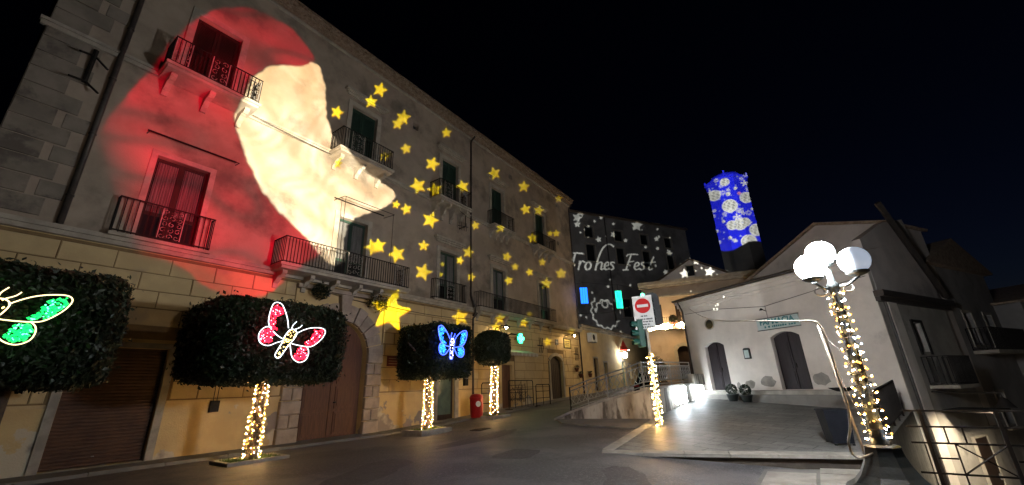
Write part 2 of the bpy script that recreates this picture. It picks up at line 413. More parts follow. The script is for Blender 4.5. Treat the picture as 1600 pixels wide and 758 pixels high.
# ------------------------------------------------------------------ walls with openings
def wall_face(b, x0, x1, z0, z1, ops, depth=.32, y=0.0):
    """front face at y with rectangular (x0,x1,z0,z1) openings and their reveals; an opening with a 5th value is arched by that rise"""
    xs = sorted({x0, x1, *[v for o in ops for v in o[:2] if x0 < v < x1]})
    zs = sorted({z0, z1, *[v for o in ops for v in o[2:4] if z0 < v < z1]})
    for i in range(len(xs)-1):
        for j in range(len(zs)-1):
            cx, cz = (xs[i]+xs[i+1])/2, (zs[j]+zs[j+1])/2
            if any(o[0] < cx < o[1] and o[2] < cz < o[3] for o in ops): continue
            b.poly([(xs[i],y,zs[j]),(xs[i+1],y,zs[j]),(xs[i+1],y,zs[j+1]),(xs[i],y,zs[j+1])])
    for o in ops:
        a, c, e, g = o[:4]
        rise = o[4] if len(o) > 4 else 0
        b.poly([(a,y,e),(a,y+depth,e),(a,y+depth,g-rise),(a,y,g-rise)])
        b.poly([(c,y,e),(c,y,g-rise),(c,y+depth,g-rise),(c,y+depth,e)])
        b.poly([(a,y,e),(c,y,e),(c,y+depth,e),(a,y+depth,e)])
        if not rise:
            b.poly([(a,y,g),(a,y+depth,g),(c,y+depth,g),(c,y,g)])
        else:
            n = 14; pts = arch_pts(a, c, g, rise, n)
            for k in range(n):
                p, q = pts[k], pts[k+1]
                b.poly([(p[0],y,p[1]),(q[0],y,q[1]),(q[0],y,g+.0005),(p[0],y,g+.0005)])
                b.poly([(p[0],y,p[1]),(p[0],y+depth,p[1]),(q[0],y+depth,q[1]),(q[0],y,q[1])])
def arch_pts(a, c, top, rise, n=14):
    w = (c-a)/2; R = (w*w+rise*rise)/(2*rise); cx = (a+c)/2; cz = top-R
    t = math.asin(min(1, w/R))
    if rise > w: t = math.pi - t
    return [(cx+R*math.sin(-t+2*t*k/n), cz+R*math.cos(-t+2*t*k/n)) for k in range(n+1)]

_bc = {}
def stone_mesh(name, w, h, d, m, ch=.012):
    """a dressed stone: front face chamfered, centred on its back face"""
    key = (name, round(w,2), round(h,2), round(d,3), m.name)
    if key in _bc: return _bc[key]
    b = MB(); x, z = w/2, h/2
    b.v = [(-x,0,-z),(x,0,-z),(x,0,z),(-x,0,z),(-x,-d+ch,-z),(x,-d+ch,-z),(x,-d+ch,z),(-x,-d+ch,z),(-x+ch,-d,-z+ch),(x-ch,-d,-z+ch),(x-ch,-d,z-ch),(-x+ch,-d,z-ch)]
    for o in (0, 4):
        for k in range(4): b.f.append((o+k, o+(k+1)%4, o+4+(k+1)%4, o+4+k))
    b.f.append((8,9,10,11))
    me = b.mesh(name); me.materials.append(m); _bc[key] = me; return me

def balcony_rail(b, x0, x1, y0, z0, z1, step=.115, r=.011, sides=True, yb=0.0):
    """upright bars, bottom and top rails along the front and both ends"""
    n = max(2, int((x1-x0)/step))
    for k in range(n+1):
        x = x0+(x1-x0)*k/n; b.box(x-r, x+r, y0-r, y0+r, z0, z1)
    for z in (z0+.06, z1): b.box(x0-.02, x1+.02, y0-.018, y0+.018, z-.014, z+.014)
    if sides:
        for x in (x0, x1):
            m = max(1, int(abs(yb-y0)/step))
            for k in range(1, m+1):
                y = y0+(yb-y0)*k/m*.97; b.box(x-r, x+r, y-r, y+r, z0, z1)
            for z in (z0+.06, z1): b.box(x-.016, x+.016, y0+.02, yb-.01, z-.014, z+.014)
def scroll_panel(b, x0, x1, y, z0, z1, r=.011):
    """wrought scrollwork: rings and s-curves"""
    nx = max(2, round((x1-x0)/.2)); nz = max(3, round((z1-z0)/.2))
    w = (x1-x0)/nx; h = (z1-z0)/nz
    for i in range(nx):
        for j in range(nz):
            cx, cz = x0+w*(i+.5), z0+h*(j+.5)
            rr = min(w, h)*.44
            s = 1 if (i+j) % 2 else -1
            pts = []
            for k in range(11):
                a = s*k*.62+j; q = rr*(1-.07*k)
                pts.append((cx+q*math.cos(a), y, cz+q*math.sin(a)))
            b.tube(pts, r, 3, caps=False)
    for x in (x0, x1): b.box(x-.012, x+.012, y-.012, y+.012, z0, z1)

def shutters(par, x0, x1, z0, z1, y=.14, m='green'):
    """closed pair of louvred shutters"""
    d = thing_part('window', par)
    cx = (x0+x1)/2
    for a, c in ((x0+.03, cx-.006), (cx+.006, x1-.03)):
        b = MB()
        b.box(a, a+.09, y, y+.05, z0, z1-.02); b.box(c-.09, c, y, y+.05, z0, z1-.02)
        for zz in (z0, (z0+z1)/2-.06, z1-.14): b.box(a+.091, c-.091, y+.002, y+.048, zz, zz+.12)
        z = z0+.15
        while z < z1-.16:
            b.poly([(a+.09,y+.008,z),(c-.09,y+.008,z),(c-.09,y+.044,z+.05),(a+.09,y+.044,z+.05)]); z += .06
        b.box(a+.08, c-.08, y+.046, y+.049, z0+.05, z1-.05)
        b.build('shutter', K[m], d)
    return d
def glazed(par, x0, x1, z0, z1, y=.16, m='green', curtain=True, shut=False):
    """two-leaf balcony door with panes"""
    d = thing_part('window', par)
    b = MB(); t = .075
    b.box(x0+.01, x0+t, y, y+.09, z0, z1-.01); b.box(x1-t, x1-.01, y, y+.09, z0, z1-.01); b.box(x0+t+.001, x1-t-.001, y+.002, y+.088, z1-t-.03, z1-.012)
    cx = (x0+x1)/2; b.box(cx-.07, cx+.07, y+.004, y+.084, z0+.02, z1-t-.032)
    for zz in (z0+.03, z0+(z1-z0)*.30):
        b.box(x0+t+.001, cx-.071, y+.006, y+.08, zz, zz+.11); b.box(cx+.071, x1-t-.001, y+.006, y+.08, zz, zz+.11)
    b.build('window_frame', K[m], d)
    for a, c in ((x0+t, cx-.07), (cx+.07, x1-t)):
        MB().box(a-.01, c+.01, y+.04, y+.05, z0+.05, z1-t).build('pane', K['glass'] if not curtain else K['glass'], d)
    if curtain:
        b = MB(); zt = z1-t-.05; n = 26
        for a, c in ((x0+t+.03, cx-.09), (cx+.09, x1-t-.03)):
            pts = [(a+(c-a)*k/n, y+.115+.014*math.sin(k*1.9)) for k in range(n+1)]
            for k in range(n):
                b.poly([(pts[k][0],pts[k][1]-.085,z0+.2+.72),(pts[k+1][0],pts[k+1][1]-.085,z0+.2+.72),(pts[k+1][0],pts[k+1][1]-.085,zt),(pts[k][0],pts[k][1]-.085,zt)])
        b.build('curtain', K['curtain'], d)
    return d
def thing_part(name, parent):
    o = bpy.data.objects.new(name, None); COL.objects.link(o); o.parent = parent; o.empty_display_size = .2; return o

def surround(par, x0, x1, z0, z1, hood=True, w=.22, p=.06, m='trim'):
    b = MB()
    b.box(x0-w, x0, -p, -.002, z0, z1+w); b.box(x1, x1+w, -p, -.002, z0, z1+w); b.box(x0+.001, x1-.001, -p+.002, -.002, z1, z1+w-.002)
    b.build('surround', K[m], par)
    if hood:
        b = MB(); b.box(x0-.48, x1+.48, -.26, -.002, z1+.62, z1+.72); b.box(x0-.40, x1+.40, -.18, -.003, z1+.54, z1+.619); b.box(x0-.32, x1+.32, -.10, -.004, z1+.45, z1+.539)
        b.build('hood_moulding', K[m], par)
def bracket_mesh(d, h, w=.16):
    b = MB(); pts = [(0,0)]
    prof = [(0,0),(-d,0),(-d,-.12),(-d*.82,-.2),(-d*.7,-.16),(-d*.5,-.22),(-d*.35,-h*.6),(-d*.16,-h*.72),(-d*.14,-h),(0,-h)]
    n = len(prof)
    b.v = [(-w/2,p[0],p[1]) for p in prof]+[(w/2,p[0],p[1]) for p in prof]
    b.f = [tuple(range(n)), tuple(range(2*n-1, n-1, -1))]+[(k,n+k,n+(k+1)%n,(k+1)%n) for k in range(n)]
    return b

# ------------------------------------------------------------------ the long palazzo
YF = 15.09
pal = thing('palazzo', 'long three-storey palazzo on the left with balconies and an ochre ground floor', 'building', (0, YF, 0))
COLS = [(2.7,4.1),(8.88,10.28),(14.85,16.2),(19.45,20.78),(24.92,26.3)]
F1 = (6.02, 8.72); F2 = (11.62, 14.45)
ops = [(a,c,*F1) for a, c in COLS]+[(a,c,*F2) for a, c in COLS]+[(12.55,12.95,15.2,15.6),(21.6,21.98,15.95,16.33),(28.45,28.83,16.15,16.53),(28.3,28.55,12.6,12.95)]
b = MB(); wall_face(b, -.3, 31.0, 5.9, 17.0, ops)
b.poly([(-.3,0,5.9),(-.3,0,17),(-.3,12,17),(-.3,12,5.9)])
up = b.build('upper_wall', K['plaster'], pal)
for o in ops[10:]: MB().box(o[0]-.02,o[1]+.02,.25,.28,o[2]-.02,o[3]+.02).build('vent_back', K['black'], up)
LOW = [(2.25,4.15,.08,2.95),(8.2,10.8,-.1,4.35,1.3),(14.95,16.12,.22,2.75),(20.2,21.3,.45,2.9),(25.88,27.68,.72,3.62,.35)]
b = MB(); wall_face(b, -.3, 31.0, -.7, 5.9, LOW, depth=.4)
b.poly([(-.3,0,-.7),(-.3,0,5.9),(-.3,12,5.9),(-.3,12,-.7)])
low = b.build('lower_wall', K['ochre'], pal)
b = MB(); b.box(-.28, 30.99, .42, 12, -.7, 17.05); b.build('inner_body', K['black'], pal)
# plinth band with a moulded top
DADO = 1.5
seg = [(-.3,2.05),(4.35,7.55),(11.5,14.7),(16.4,19.95),(21.55,25.6),(27.95,31.0)]
for a, c in seg:
    MB().box(a, c, -.05, -.001, DADO-.02, DADO+.06).build('plinth_moulding', K['block'], pal)
# ashlar rendering of the ground floor: each block its own stone
rows = 8; bh = (5.55-DADO-.08)/rows
b = MB(); wall_face(b, -.29, 30.99, DADO+.061, 5.64, [(s_[0]+.05,s_[1]-.05,s_[2],s_[3]-.05) for s_ in ((2.0,4.4,DADO+.061,3.25),(7.5,11.55,DADO+.061,5.4),(14.68,16.42,DADO+.061,3.05),(19.95,21.55,DADO+.061,3.15),(25.6,27.95,DADO+.061,3.85))], depth=.002, y=-.004); b.build('joint_mortar', K['mortar'], low)
solid = [(2.0,4.4,-1,3.25),(7.5,11.55,-1,5.4),(14.68,16.42,-1,3.05),(19.95,21.55,-1,3.15),(25.6,27.95,-1,3.85)]
for j in range(rows):
    z0 = DADO+.08+j*bh; x = -.3-(.58 if j % 2 else 0)-random.uniform(0,.15)
    while x < 31.0:
        bw_ = random.choice((1.02,1.1,1.16,1.16,1.24)); x0, x1 = max(x, -.3), min(x+bw_, 31.0); x += bw_
        pieces = [(x0, x1)]
        for s in solid:
            if z0+bh <= s[2] or z0 >= s[3]: continue
            np_ = []
            for p in pieces:
                if p[1] <= s[0] or p[0] >= s[1]: np_.append(p); continue
                if p[0] < s[0]: np_.append((p[0], s[0]))
                if p[1] > s[1]: np_.append((s[1], p[1]))
            pieces = np_
        for p in pieces:
            w = p[1]-p[0]-random.choice((.018,.026,.034))
            if w < .12: continue
            put('ashlar_block', stone_mesh('ashlar_block', w, bh-random.choice((.018,.026,.034)), .032, K['block']), low, ((p[0]+p[1])/2, random.uniform(-.008,.010), z0+bh/2))
# corner quoins up the left end
z = 6.05; j = 0
while z < 16.6:
    h = .5; w = 1.15 if j % 2 == 0 else .78
    put('quoin', stone_mesh('quoin', w-.02, h-.03, .05, K['quoin']), up, (-.3+w/2, random.uniform(-.006,.006), z+h/2), (1,1,1))
    if j % 2 and random.random() < .7 and not (9.2 < z < 11.5):
        put('quoin', stone_mesh('quoin', .5, h-.06, .03, K['quoin']), up, (-.3+w+.4, 0, z+h/2))
    z += h; j += 1
# string courses and eaves
b = MB(); b.box(-.45, 31.1, -.16, -.001, 5.66, 5.78); b.box(-.48, 31.12, -.22, -.001, 5.781, 5.90); b.build('string_course', K['trim'], pal)
b = MB(); b.box(-.42, 31.1, -.10, -.001, 11.34, 11.46); b.box(-.45, 31.12, -.15, -.001, 11.461, 11.55); b.build('string_course', K['trim'], pal)
b = MB(); b.box(-.5, 31.1, -.12, .5, 17.0, 17.1); b.build('cornice', K['trim'], pal)
b = MB()
for row, (yy, zz) in enumerate(((-.22,17.10),(-.36,17.24),(-.52,17.38))):
    n = 124
    for k in range(n):
        x = -.5+31.6*(k+.5*(row % 2))/n; w = .125
        jz = random.uniform(-.012,.012); jy = random.uniform(-.03,.02)
        p = [(x-w,zz+jz),(x-w*.7,zz+.085+jz),(x,zz+.12+jz),(x+w*.7,zz+.085+jz),(x+w,zz+jz),(x+w*.72,zz+.0+jz),(x,zz+.06+jz),(x-w*.72,zz+jz)]
        b.prism(p, yy+jy, .5)
    b.box(-.5, 31.1, yy+.1, .5, zz-.02, zz+.015)
stuff(b.build('eave_tiles', K['tile'], pal))
b = MB(); b.poly([(-.6,-.56,17.5),(31.2,-.56,17.5),(31.2,6,19.6),(-.6,6,19.6)]); b.poly([(-.6,12.3,17.5),(31.2,12.3,17.5),(31.2,6,19.6),(-.6,6,19.6)]); b.poly([(31.0,0,17),(31.0,12,17),(31.0,6,19.5)]); b.build('roof', K['tile'], pal)
b = MB(); b.poly([(31.0,0,-.7),(31.0,12,-.7),(31.0,12,17),(31.0,0,17)]); b.build('end_wall', K['plaster'], pal)

# windows of the two upper floors
glazed(pal, *COLS[0], *F1, m='brown'); surround(pal, *COLS[0], *F1, hood=False, w=.16, p=.03)
glazed(pal, *COLS[1], *F1, m='green'); surround(pal, *COLS[1], *F1, hood=False)
for k in (2, 3, 4): glazed(pal, *COLS[k], *F1, m='green'); surround(pal, *COLS[k], *F1)
for k in range(5):
    shutters(pal, *COLS[k], *F2, m='green' if k else 'brown'); surround(pal, *COLS[k], *F2, hood=k > 0)
# balconies
def balcony(x0, x1, zs, dep, nb, panels, rail_h=1.0, step=.115, bd=.75, bh_=.55, m='iron', panelm='lightiron'):
    bal = thing_part('balcony', pal)
    b = MB(); b.box(x0-.06, x1+.06, -dep-.06, -.003, zs-.10, zs); b.box(x0, x1, -dep, -.004, zs-.2, zs-.101); b.build('balcony_slab', K['trim'], bal)
    b = MB(); balcony_rail(b, x0+.03, x1-.03, -dep+.02, zs+.002, zs+rail_h, step); b.build('railing', K[m], bal)
    for (a, c) in panels:
        b = MB(); scroll_panel(b, a, c, -dep+.02, zs+.08, zs+rail_h-.03); b.build('scroll_panel', K[panelm], bal)
    me = bracket_mesh(bd*dep, bh_).mesh('bracket'); me.materials.append(K['trim'])
    for k in range(nb):
        put('bracket', me, bal, (x0+.25+(x1-x0-.5)*k/(nb-1), -.004, zs-.201))
    return bal
balcony(2.15, 4.78, 11.5, .9, 3, [(2.2,2.62),(3.2,3.7),(4.2,4.72)])
balcony(8.05, 10.75, 11.45, .9, 3, [(8.55,9.15),(9.6,10.2)], panelm='lightiron')
balcony(13.95, 16.5, 11.45, .85, 4, [(14.3,14.9),(15.5,16.1)], bh_=.8, bd=.9)
balcony(19.0, 21.25, 11.45, .6, 4, [(20.4,20.9)], bh_=.6, bd=.95)
balcony(24.2, 26.95, 11.45, .6, 4, [(25.3,25.8)], bh_=.6, bd=.95)
balcony(6.45, 12.1, 5.96, .9, 6, [(7.6,8.1),(8.95,9.6),(11.3,11.75)], rail_h=.98)
balcony(17.65, 26.4, 5.96, .5, 7, [], rail_h=.9, step=.14)
def window_guard(x0, x1, z0, z1, panels):
    bal = thing_part('window_guard', pal)
    b = MB(); balcony_rail(b, x0, x1, -.3, z0, z1, .13, yb=-.02); b.build('railing', K['iron'], bal)
    for a, c in panels:
        b = MB(); scroll_panel(b, a, c, -.3, z0+.07, z1-.05); b.build('scroll_panel', K['lightiron'], bal)
    MB().box(x0-.05, x1+.05, -.34, -.24, z0-.1, z0-.002).build('sill', K['trim'], bal)
window_guard(2.15, 4.45, 5.98, 7.03, [(3.12,3.66)])
window_guard(14.3, 16.65, 5.99, 7.0, [(15.2,15.75)])
# awning rods over two first-floor doors
def awning_rod(x0, x1, z, dep, drop):
    a = thing_part('awning_rod', pal); b = MB()
    b.tube([(x0,-.02,z),(x0,-dep,z-.05),(x1,-dep,z-.05),(x1,-.02,z)], .016, 5); b.tube([(x0,-.02,z+.12),(x1,-.02,z+.12)], .03, 6)
    if drop:
        for x in (x0+.05, x1-.05): b.tube([(x,-dep,z-.05),(x,-dep,z-drop)], .012, 5)
    b.build('rod', K['iron'], a)
awning_rod(2.3, 4.75, 9.3, .35, 0)
awning_rod(8.55, 11.1, 9.35, .8, 2.45)
# downpipes
def downpipe(x, z0, z1, y=-.11, neck=True, r=.055):
    b = MB(); pts = [(x,y,z0),(x,y,(z0+z1)/2),(x,y,z1-.5)]
    pts += [(x,y-.02,z1-.3),(x+.1,y-.24,z1)] if neck else [(x,y,z1)]
    b.tube(pts, r, 8)
    z = z0+.8
    while z < z1-.5: b.tube([(x,y,z-.03),(x,y,z+.03)], r+.016, 8); z += 1.9
    o = b.build('downpipe', K['pipe'], pal, smooth=True)
downpipe(1.22, 5.95, 17.1, r=.07)
downpipe(17.3, 6.6, 17.12); downpipe(17.46, .35, 5.6, y=-.13)
MB().tube([(17.3,-.11,6.62),(17.3,-.2,6.3),(17.46,-.32,5.95),(17.46,-.3,5.6),(17.46,-.13,5.45)], .055, 8).build('downpipe', K['pipe'], pal, smooth=True)
downpipe(30.72, .95, 17.0)
# roller shutter
sh = thing_part('roller_shutter', pal)
b = MB(); b.box(2.06, 2.24, -.05, -.001, .0, 3.1); b.box(4.16, 4.34, -.05, -.001, .0, 3.1); b.box(2.241, 4.159, -.05, -.001, 2.955, 3.1); b.build('shutter_frame', K['kerb'], sh)
z = .1
me = None
while z < 2.95:
    if me is None:
        bb = MB(); bb.v = [(-.95,0,0),(.95,0,0),(.95,-.022,.02),(-.95,-.022,.02),(.95,-.026,.055),(-.95,-.026,.055),(.95,0,.082),(-.95,0,.082)]
        bb.f = [(0,1,2,3),(3,2,4,5),(5,4,6,7)]; me = bb.mesh('slat'); me.materials.append(K['shutter'])
    put('slat', me, sh, (3.2, .15+random.uniform(-.002,.002), z)); z += .085
MB().box(2.0, 4.4, -.12, -.002, -.1, .075).build('threshold', K['kerb'], pal)
MB().lathe([(.0,0),(.03,0),(.03,.02),(0,.02)], (3.15,.11,.3), 8).build('lock', K['steel'], sh)
# portal: jamb stones, voussoirs, hood, door
PX0, PX1, PS = 8.2, 10.8, 3.05
for side in (-1, 1):
    z = -.1; j = 0
    while z < PS-.05:
        h = .44 if j else .62
        xin = PX0 if side < 0 else PX1
        if j % 2 == 0:
            w = .72; cx = xin+side*w/2
            put('portal_stone', stone_mesh('portal_stone', w, h-.02, .16, K['portal'], .025), low, (cx, -.002, z+h/2))
        else:
            for w, off in ((.34, .17), (.34, .53)):
                put('portal_stone', stone_mesh('portal_stone', w, h-.025, .12, K['portal'], .025), low, (xin+side*off, -.002, z+h/2))
        z += h; j += 1
NV = 13; cx = (PX0+PX1)/2
for k in range(NV):
    a0 = math.pi*(1-k/NV)-.012; a1 = math.pi*(1-(k+1)/NV)+.012
    r0, r1 = 1.31, 1.31+(.72 if k % 2 == 0 else .66); d = .15 if k % 2 == 0 else .12
    if k == NV//2: r1 = 2.3; d = .26
    b = MB(); b.prism([(cx+r0*math.cos(a0),3.05+r0*math.sin(a0)),(cx+r1*math.cos(a0),3.05+r1*math.sin(a0)),(cx+r1*math.cos((a0+a1)/2)*1.0,3.05+r1*math.sin((a0+a1)/2)*1.004),(cx+r1*math.cos(a1),3.05+r1*math.sin(a1)),(cx+r0*math.cos(a1),3.05+r0*math.sin(a1))], -d, -.002)
    b.build('voussoir', K['portal'], low)
b = MB(); b.box(7.5,11.5,-.2,-.001,5.38,5.52); b.build('portal_cornice', K['portal'], low)
pd = thing_part('portal_door', pal)
for a, c in ((8.22,9.49),(9.51,10.78)):
    b = MB(); pts = [(a,-.1),(c,-.1)]
    n = 8
    for k in range(n+1):
        x = c+(a-c)*k/n; pts.append((x, 3.05+math.sqrt(max(0, 1.29**2-(x-9.5)**2))))
    b.prism(pts, .26, .32); lf = b.build('door_leaf', K['portalwood'], pd)
    for z0, z1 in ((.15,.95),(1.05,1.85),(1.95,2.85)):
        bb = MB(); bb.box(a+.2,c-.2,.225,.259,z0,z1); bb.box(a+.28,c-.28,.20,.224,z0+.08,z1-.08); bb.build('door_panel', K['portalwood'], lf)
MB().lathe([(.05,0),(.06,.03),(.03,.06),(0,.06)], (9.7,.2,1.25), 10).build('door_knob', K['iron'], pd)
# glazed shop door, brown side door, arched door
gd = thing_part('shop_door', pal)
b = MB(); b.box(14.95,15.03,.1,.18,.22,2.75); b.box(16.04,16.12,.1,.18,.22,2.75); b.box(15.031,16.039,.1,.18,2.62,2.748); b.box(15.031,16.039,.102,.178,.222,.45); b.build('door_frame', K['brown'], gd)
MB().box(15.02,16.05,.14,.15,.44,2.63).build('pane', mat('greenish_shop_glass', (.10,.15,.13), (.07,.11,.10), scale=2, rough=.12, spec=.6), gd)
MB().box(15.0,16.1,.3,.33,.22,2.7).build('blind', K['curtain'], gd)
b = MB(); b.box(14.68,14.94,-.06,-.001,.05,3.05); b.box(16.13,16.41,-.06,-.001,.05,3.05); b.box(14.941,16.129,-.06,-.001,2.76,3.05); b.build('door_surround', K['kerb'], pal)
MB().box(14.6,16.5,-.5,-.003,-.1,.215).build('doorstep', K['kerb'], pal)
sd = thing_part('side_door', pal)
for a, c in ((20.22,20.74),(20.76,21.28)):
    b = MB(); b.box(a,c,.18,.24,.46,2.88); lf = b.build('door_leaf', K['portalwood'], sd)
    for z0, z1 in ((.6,1.2),(1.35,2.05),(2.2,2.75)): MB().box(a+.1,c-.1,.15,.179,z0,z1).build('door_panel', K['portalwood'], lf)
ad = thing_part('arched_door', pal)
b = MB(); pts = [(25.9,.72),(27.66,.72)]+[(p[0]*.98+26.78*.02, p[1]-.02) for p in reversed(arch_pts(25.88,27.68,3.62,.35))]
b.prism(pts, .2, .26); lf = b.build('door_leaf', K['brown'], ad)
for k in range(7): MB().box(25.95+k*.245, 26.17+k*.245, .175, .199, .8, 3.1).build('door_plank', K['brown'], lf)
b = MB()
ap = arch_pts(25.88,27.68,3.62,.35); ao = arch_pts(25.68,27.88,3.84,.42)
for k in range(14): b.prism([ap[k],ap[k+1],ao[k+1],ao[k]], -.05, -.001)
b.box(25.68,25.879,-.05,-.001,.6,3.27); b.box(27.681,27.88,-.05,-.001,.6,3.27); b.build('door_surround', K['trim'], pal)

# things fixed to the palazzo front
def at_wall(x, z, d=0.0): return (x, YF-d, z)
t = thing('tv_antenna', 'spindly old aerial bracket standing out from the corner stones at upper left', 'antenna', at_wall(.72,10.5,.06))
b = MB(); b.tube([(0,0,-.4),(0,-.05,.72)], .065, 6); b.build('mast', K['iron'], t)
for a_, c_ in (((0,-.03,-.35),(-.32,-.35,-.55)),((0,-.03,-.35),(.3,-.3,-.72)),((0,-.03,.55),(-.3,-.4,.28)),((0,-.03,.55),(.32,-.3,.12))): MB().tube([a_, c_], .03, 5).build('arm', K['iron'], t)
t = thing('tv_antenna', 'black comb-shaped aerial under the third balcony beside the middle downpipe', 'antenna', at_wall(16.35,10.5,.5))
b = MB(); b.tube([(0,.48,-.1),(0,0,-.1),(0,0,.75)], .025, 5); b.build('mast', K['iron'], t)
b = MB(); b.tube([(-.85,-.25,-.35),(.35,.1,0)], .022, 5); b.tube([(-.7,-.25,.55),(.1,.0,.6)], .02, 5)
for k in range(5): b.tube([(-.7+k*.22,-.2+k*.07,-.55+k*.06),(-.7+k*.22,-.2+k*.07,-.05+k*.06)], .014, 4)
b.build('element', K['iron'], t)
t = thing('meter_box', 'small dark junction box hanging on two wires below the second tree', 'electric box', at_wall(5.55,1.35,.03))
b = MB(); b.box(-.12,.12,-.09,0,-.16,.16); b.build('box', K['iron'], t)
b = MB(); b.tube([(-.05,-.03,.15),(-.05,-.02,1.1)], .01, 4); b.tube([(.05,-.03,.15),(.05,-.02,1.1)], .01, 4); b.build('wire', K['blackcable'], t)
t = thing('street_plaque', 'maroon plaque on the wall between the portal and the blue butterfly tree', 'plaque', at_wall(12.25,2.85,.03))
MB().box(-.42,.42,-.03,0,-.22,.22).build('plate', K['maroon'], t)
b = MB()
for k, (a, c) in enumerate(((-.34,.3),(-.34,.1),(-.34,.22))): b.box(a,c,-.035,-.031,.1-k*.11,.125-k*.11)
b.build('lettering', K['trim'], t)
t = thing('letter_box', 'black letter box on the wall right of the glazed shop door', 'letter box', at_wall(16.9,2.05,.03))
b = MB(); b.prism([(-.13,-.3),(.13,-.3),(.13,.18),(.09,.26),(0,.3),(-.09,.26),(-.13,.18)], -.14, 0); b.build('box', K['iron'], t)
MB().box(-.09,.09,-.155,-.141,.05,.08).build('slot', K['steel'], t)
t = thing('house_number_plate', 'small pale plate on the wall left of the glazed shop door', 'plate', at_wall(14.35,2.35,.03))
MB().box(-.16,.16,-.02,0,-.2,.2).build('plate', K['white'], t)
# awning with scalloped edge
t = thing('awning', 'pale scalloped shop awning below the green light', 'awning', at_wall(21.6,3.45,.03))
b = MB(); n = 14
b.poly([(-1.5,0,.35),(1.5,0,.35),(1.5,-.75,.12),(-1.5,-.75,.12)]); b.poly([(-1.5,0,.33),(1.5,0,.33),(1.5,-.75,.10),(-1.5,-.75,.10)])
b.build('canopy', K['awning'], t)
for k in range(n):
    x0 = -1.5+3.0*k/n; x1 = x0+3.0/n
    b = MB(); b.prism([(x0,.12),(x1,.12),(x1,-.02),((x0+x1)/2+.06,-.1),((x0+x1)/2-.06,-.1),(x0,-.02)], -.765, -.755); b.build('valance', K['awning'] if k % 2 else K['trim'], t)
# green lamp of the shop
t = thing('green_cross_lamp', 'glowing green shop lamp on a dark arm above the scalloped awning', 'sign lamp', at_wall(21.5,4.45,.05))
b = MB(); b.tube([(-.9,0,.15),(-.9,-.45,.2),(-.45,-.5,.2)], .025, 5); b.box(-1.0,-.5,-.56,-.44,.17,.23); b.build('arm', K['iron'], t)
b = MB(); b.prism([(-.09,-.27),(.09,-.27),(.09,-.09),(.27,-.09),(.27,.09),(.09,.09),(.09,.27),(-.09,.27),(-.09,.09),(-.27,.09),(-.27,-.09),(-.09,-.09)], -.58, -.46); b.build('cross', G_['cross'], t)
MB().box(-.3,.3,-.455,-.43,-.3,.3).build('backplate', K['green'], t)
MB().tube([(0,-.44,0),(0,0,0)], .03, 6).build('stem', K['iron'], t)
# sign plates and wrought brackets by the arched door
t = thing('black_plate', 'small black plate left of the yellowish sign over the arched door', 'plate', at_wall(27.0,4.62,.03)); MB().box(-.22,.22,-.03,0,-.2,.2).build('plate', K['black'], t); MB().box(-.16,.16,-.036,-.031,-.02,.02).build('lettering', K['trim'], t)
t = thing('yellow_sign', 'yellowish framed sign fixed over the arched door', 'sign', at_wall(28.6,4.62,.03)); MB().box(-.5,.5,-.04,0,-.3,.3).build('board', mat('yellow_signboard', (.40,.32,.10), (.34,.27,.09), scale=4, rough=.6), t)
b = MB()
for a in ((-.56,.56,.301,.36),(-.56,.56,-.36,-.301)): b.box(a[0],a[1],-.06,0,a[2],a[3])
b.box(-.56,-.501,-.06,0,-.3,.3); b.box(.501,.56,-.06,0,-.3,.3); b.build('frame', K['iron'], t)
b = MB()
for k in range(3): b.box(-.38,.38-.1*k,-.045,-.041,.12-k*.13,.17-k*.13)
b.build('lettering', K['iron'], t)
def wrought(x, z, lab):
    t = thing('wall_ornament', lab, 'ornament', at_wall(x, z, .05)); b = MB()
    for k in (-1, 0, 1):
        b.tube([(k*.2,-.05,-.5),(k*.22+.03,-.12,-.1),(k*.17,-.08,.2),(k*.24,-.1,.5)], .022, 5)
    b.build('bars', K['iron'], t); MB().box(-.32,.32,-.03,0,-.05,.02).build('rail', K['iron'], t)
wrought(24.6, 4.25, 'wrought iron wall ornament between the awning and the arched door')
wrought(29.9, 3.9, 'wrought iron wall ornament right of the yellowish sign')
for k, (x, z, lab) in enumerate(((29.6,2.7,'left pot'),(30.2,2.25,'lower pot'),(31.9,2.3,'right pot'))):
    t = thing('wall_pot', {0:'dark wall pot left of the end downpipe, highest of three',1:'dark wall pot left of the end downpipe, lowest of three',2:'dark wall pot just right of the end downpipe'}[k], 'flower pot', at_wall(x, z, .2), group='pots hung at the palazzo end')
    b = MB(); b.lathe([(.0,-.14),(.1,-.14),(.16,.08),(.18,.08),(.18,.13),(.14,.13),(.0,.1)], (0,0,0), 12); b.build('pot', K['terracotta'], t, smooth=True)
    b = MB(); rr = random.Random(k)
    for q in range(60):
        a = rr.uniform(0,6.3); e = rr.uniform(0,.2); c = Vector((e*math.cos(a), e*math.sin(a), .14+rr.uniform(0,.18))); u = Vector((rr.uniform(-1,1),rr.uniform(-1,1),rr.uniform(-1,1))).normalized()*.06; v = u.orthogonal().normalized()*.03
        b.poly([c-u,c+v,c+u,c-v])
    b.build('leaves', K['leaf'], t); MB().tube([(0,0,.0),(0,.18,.02)], .012, 4).build('hook', K['iron'], t)
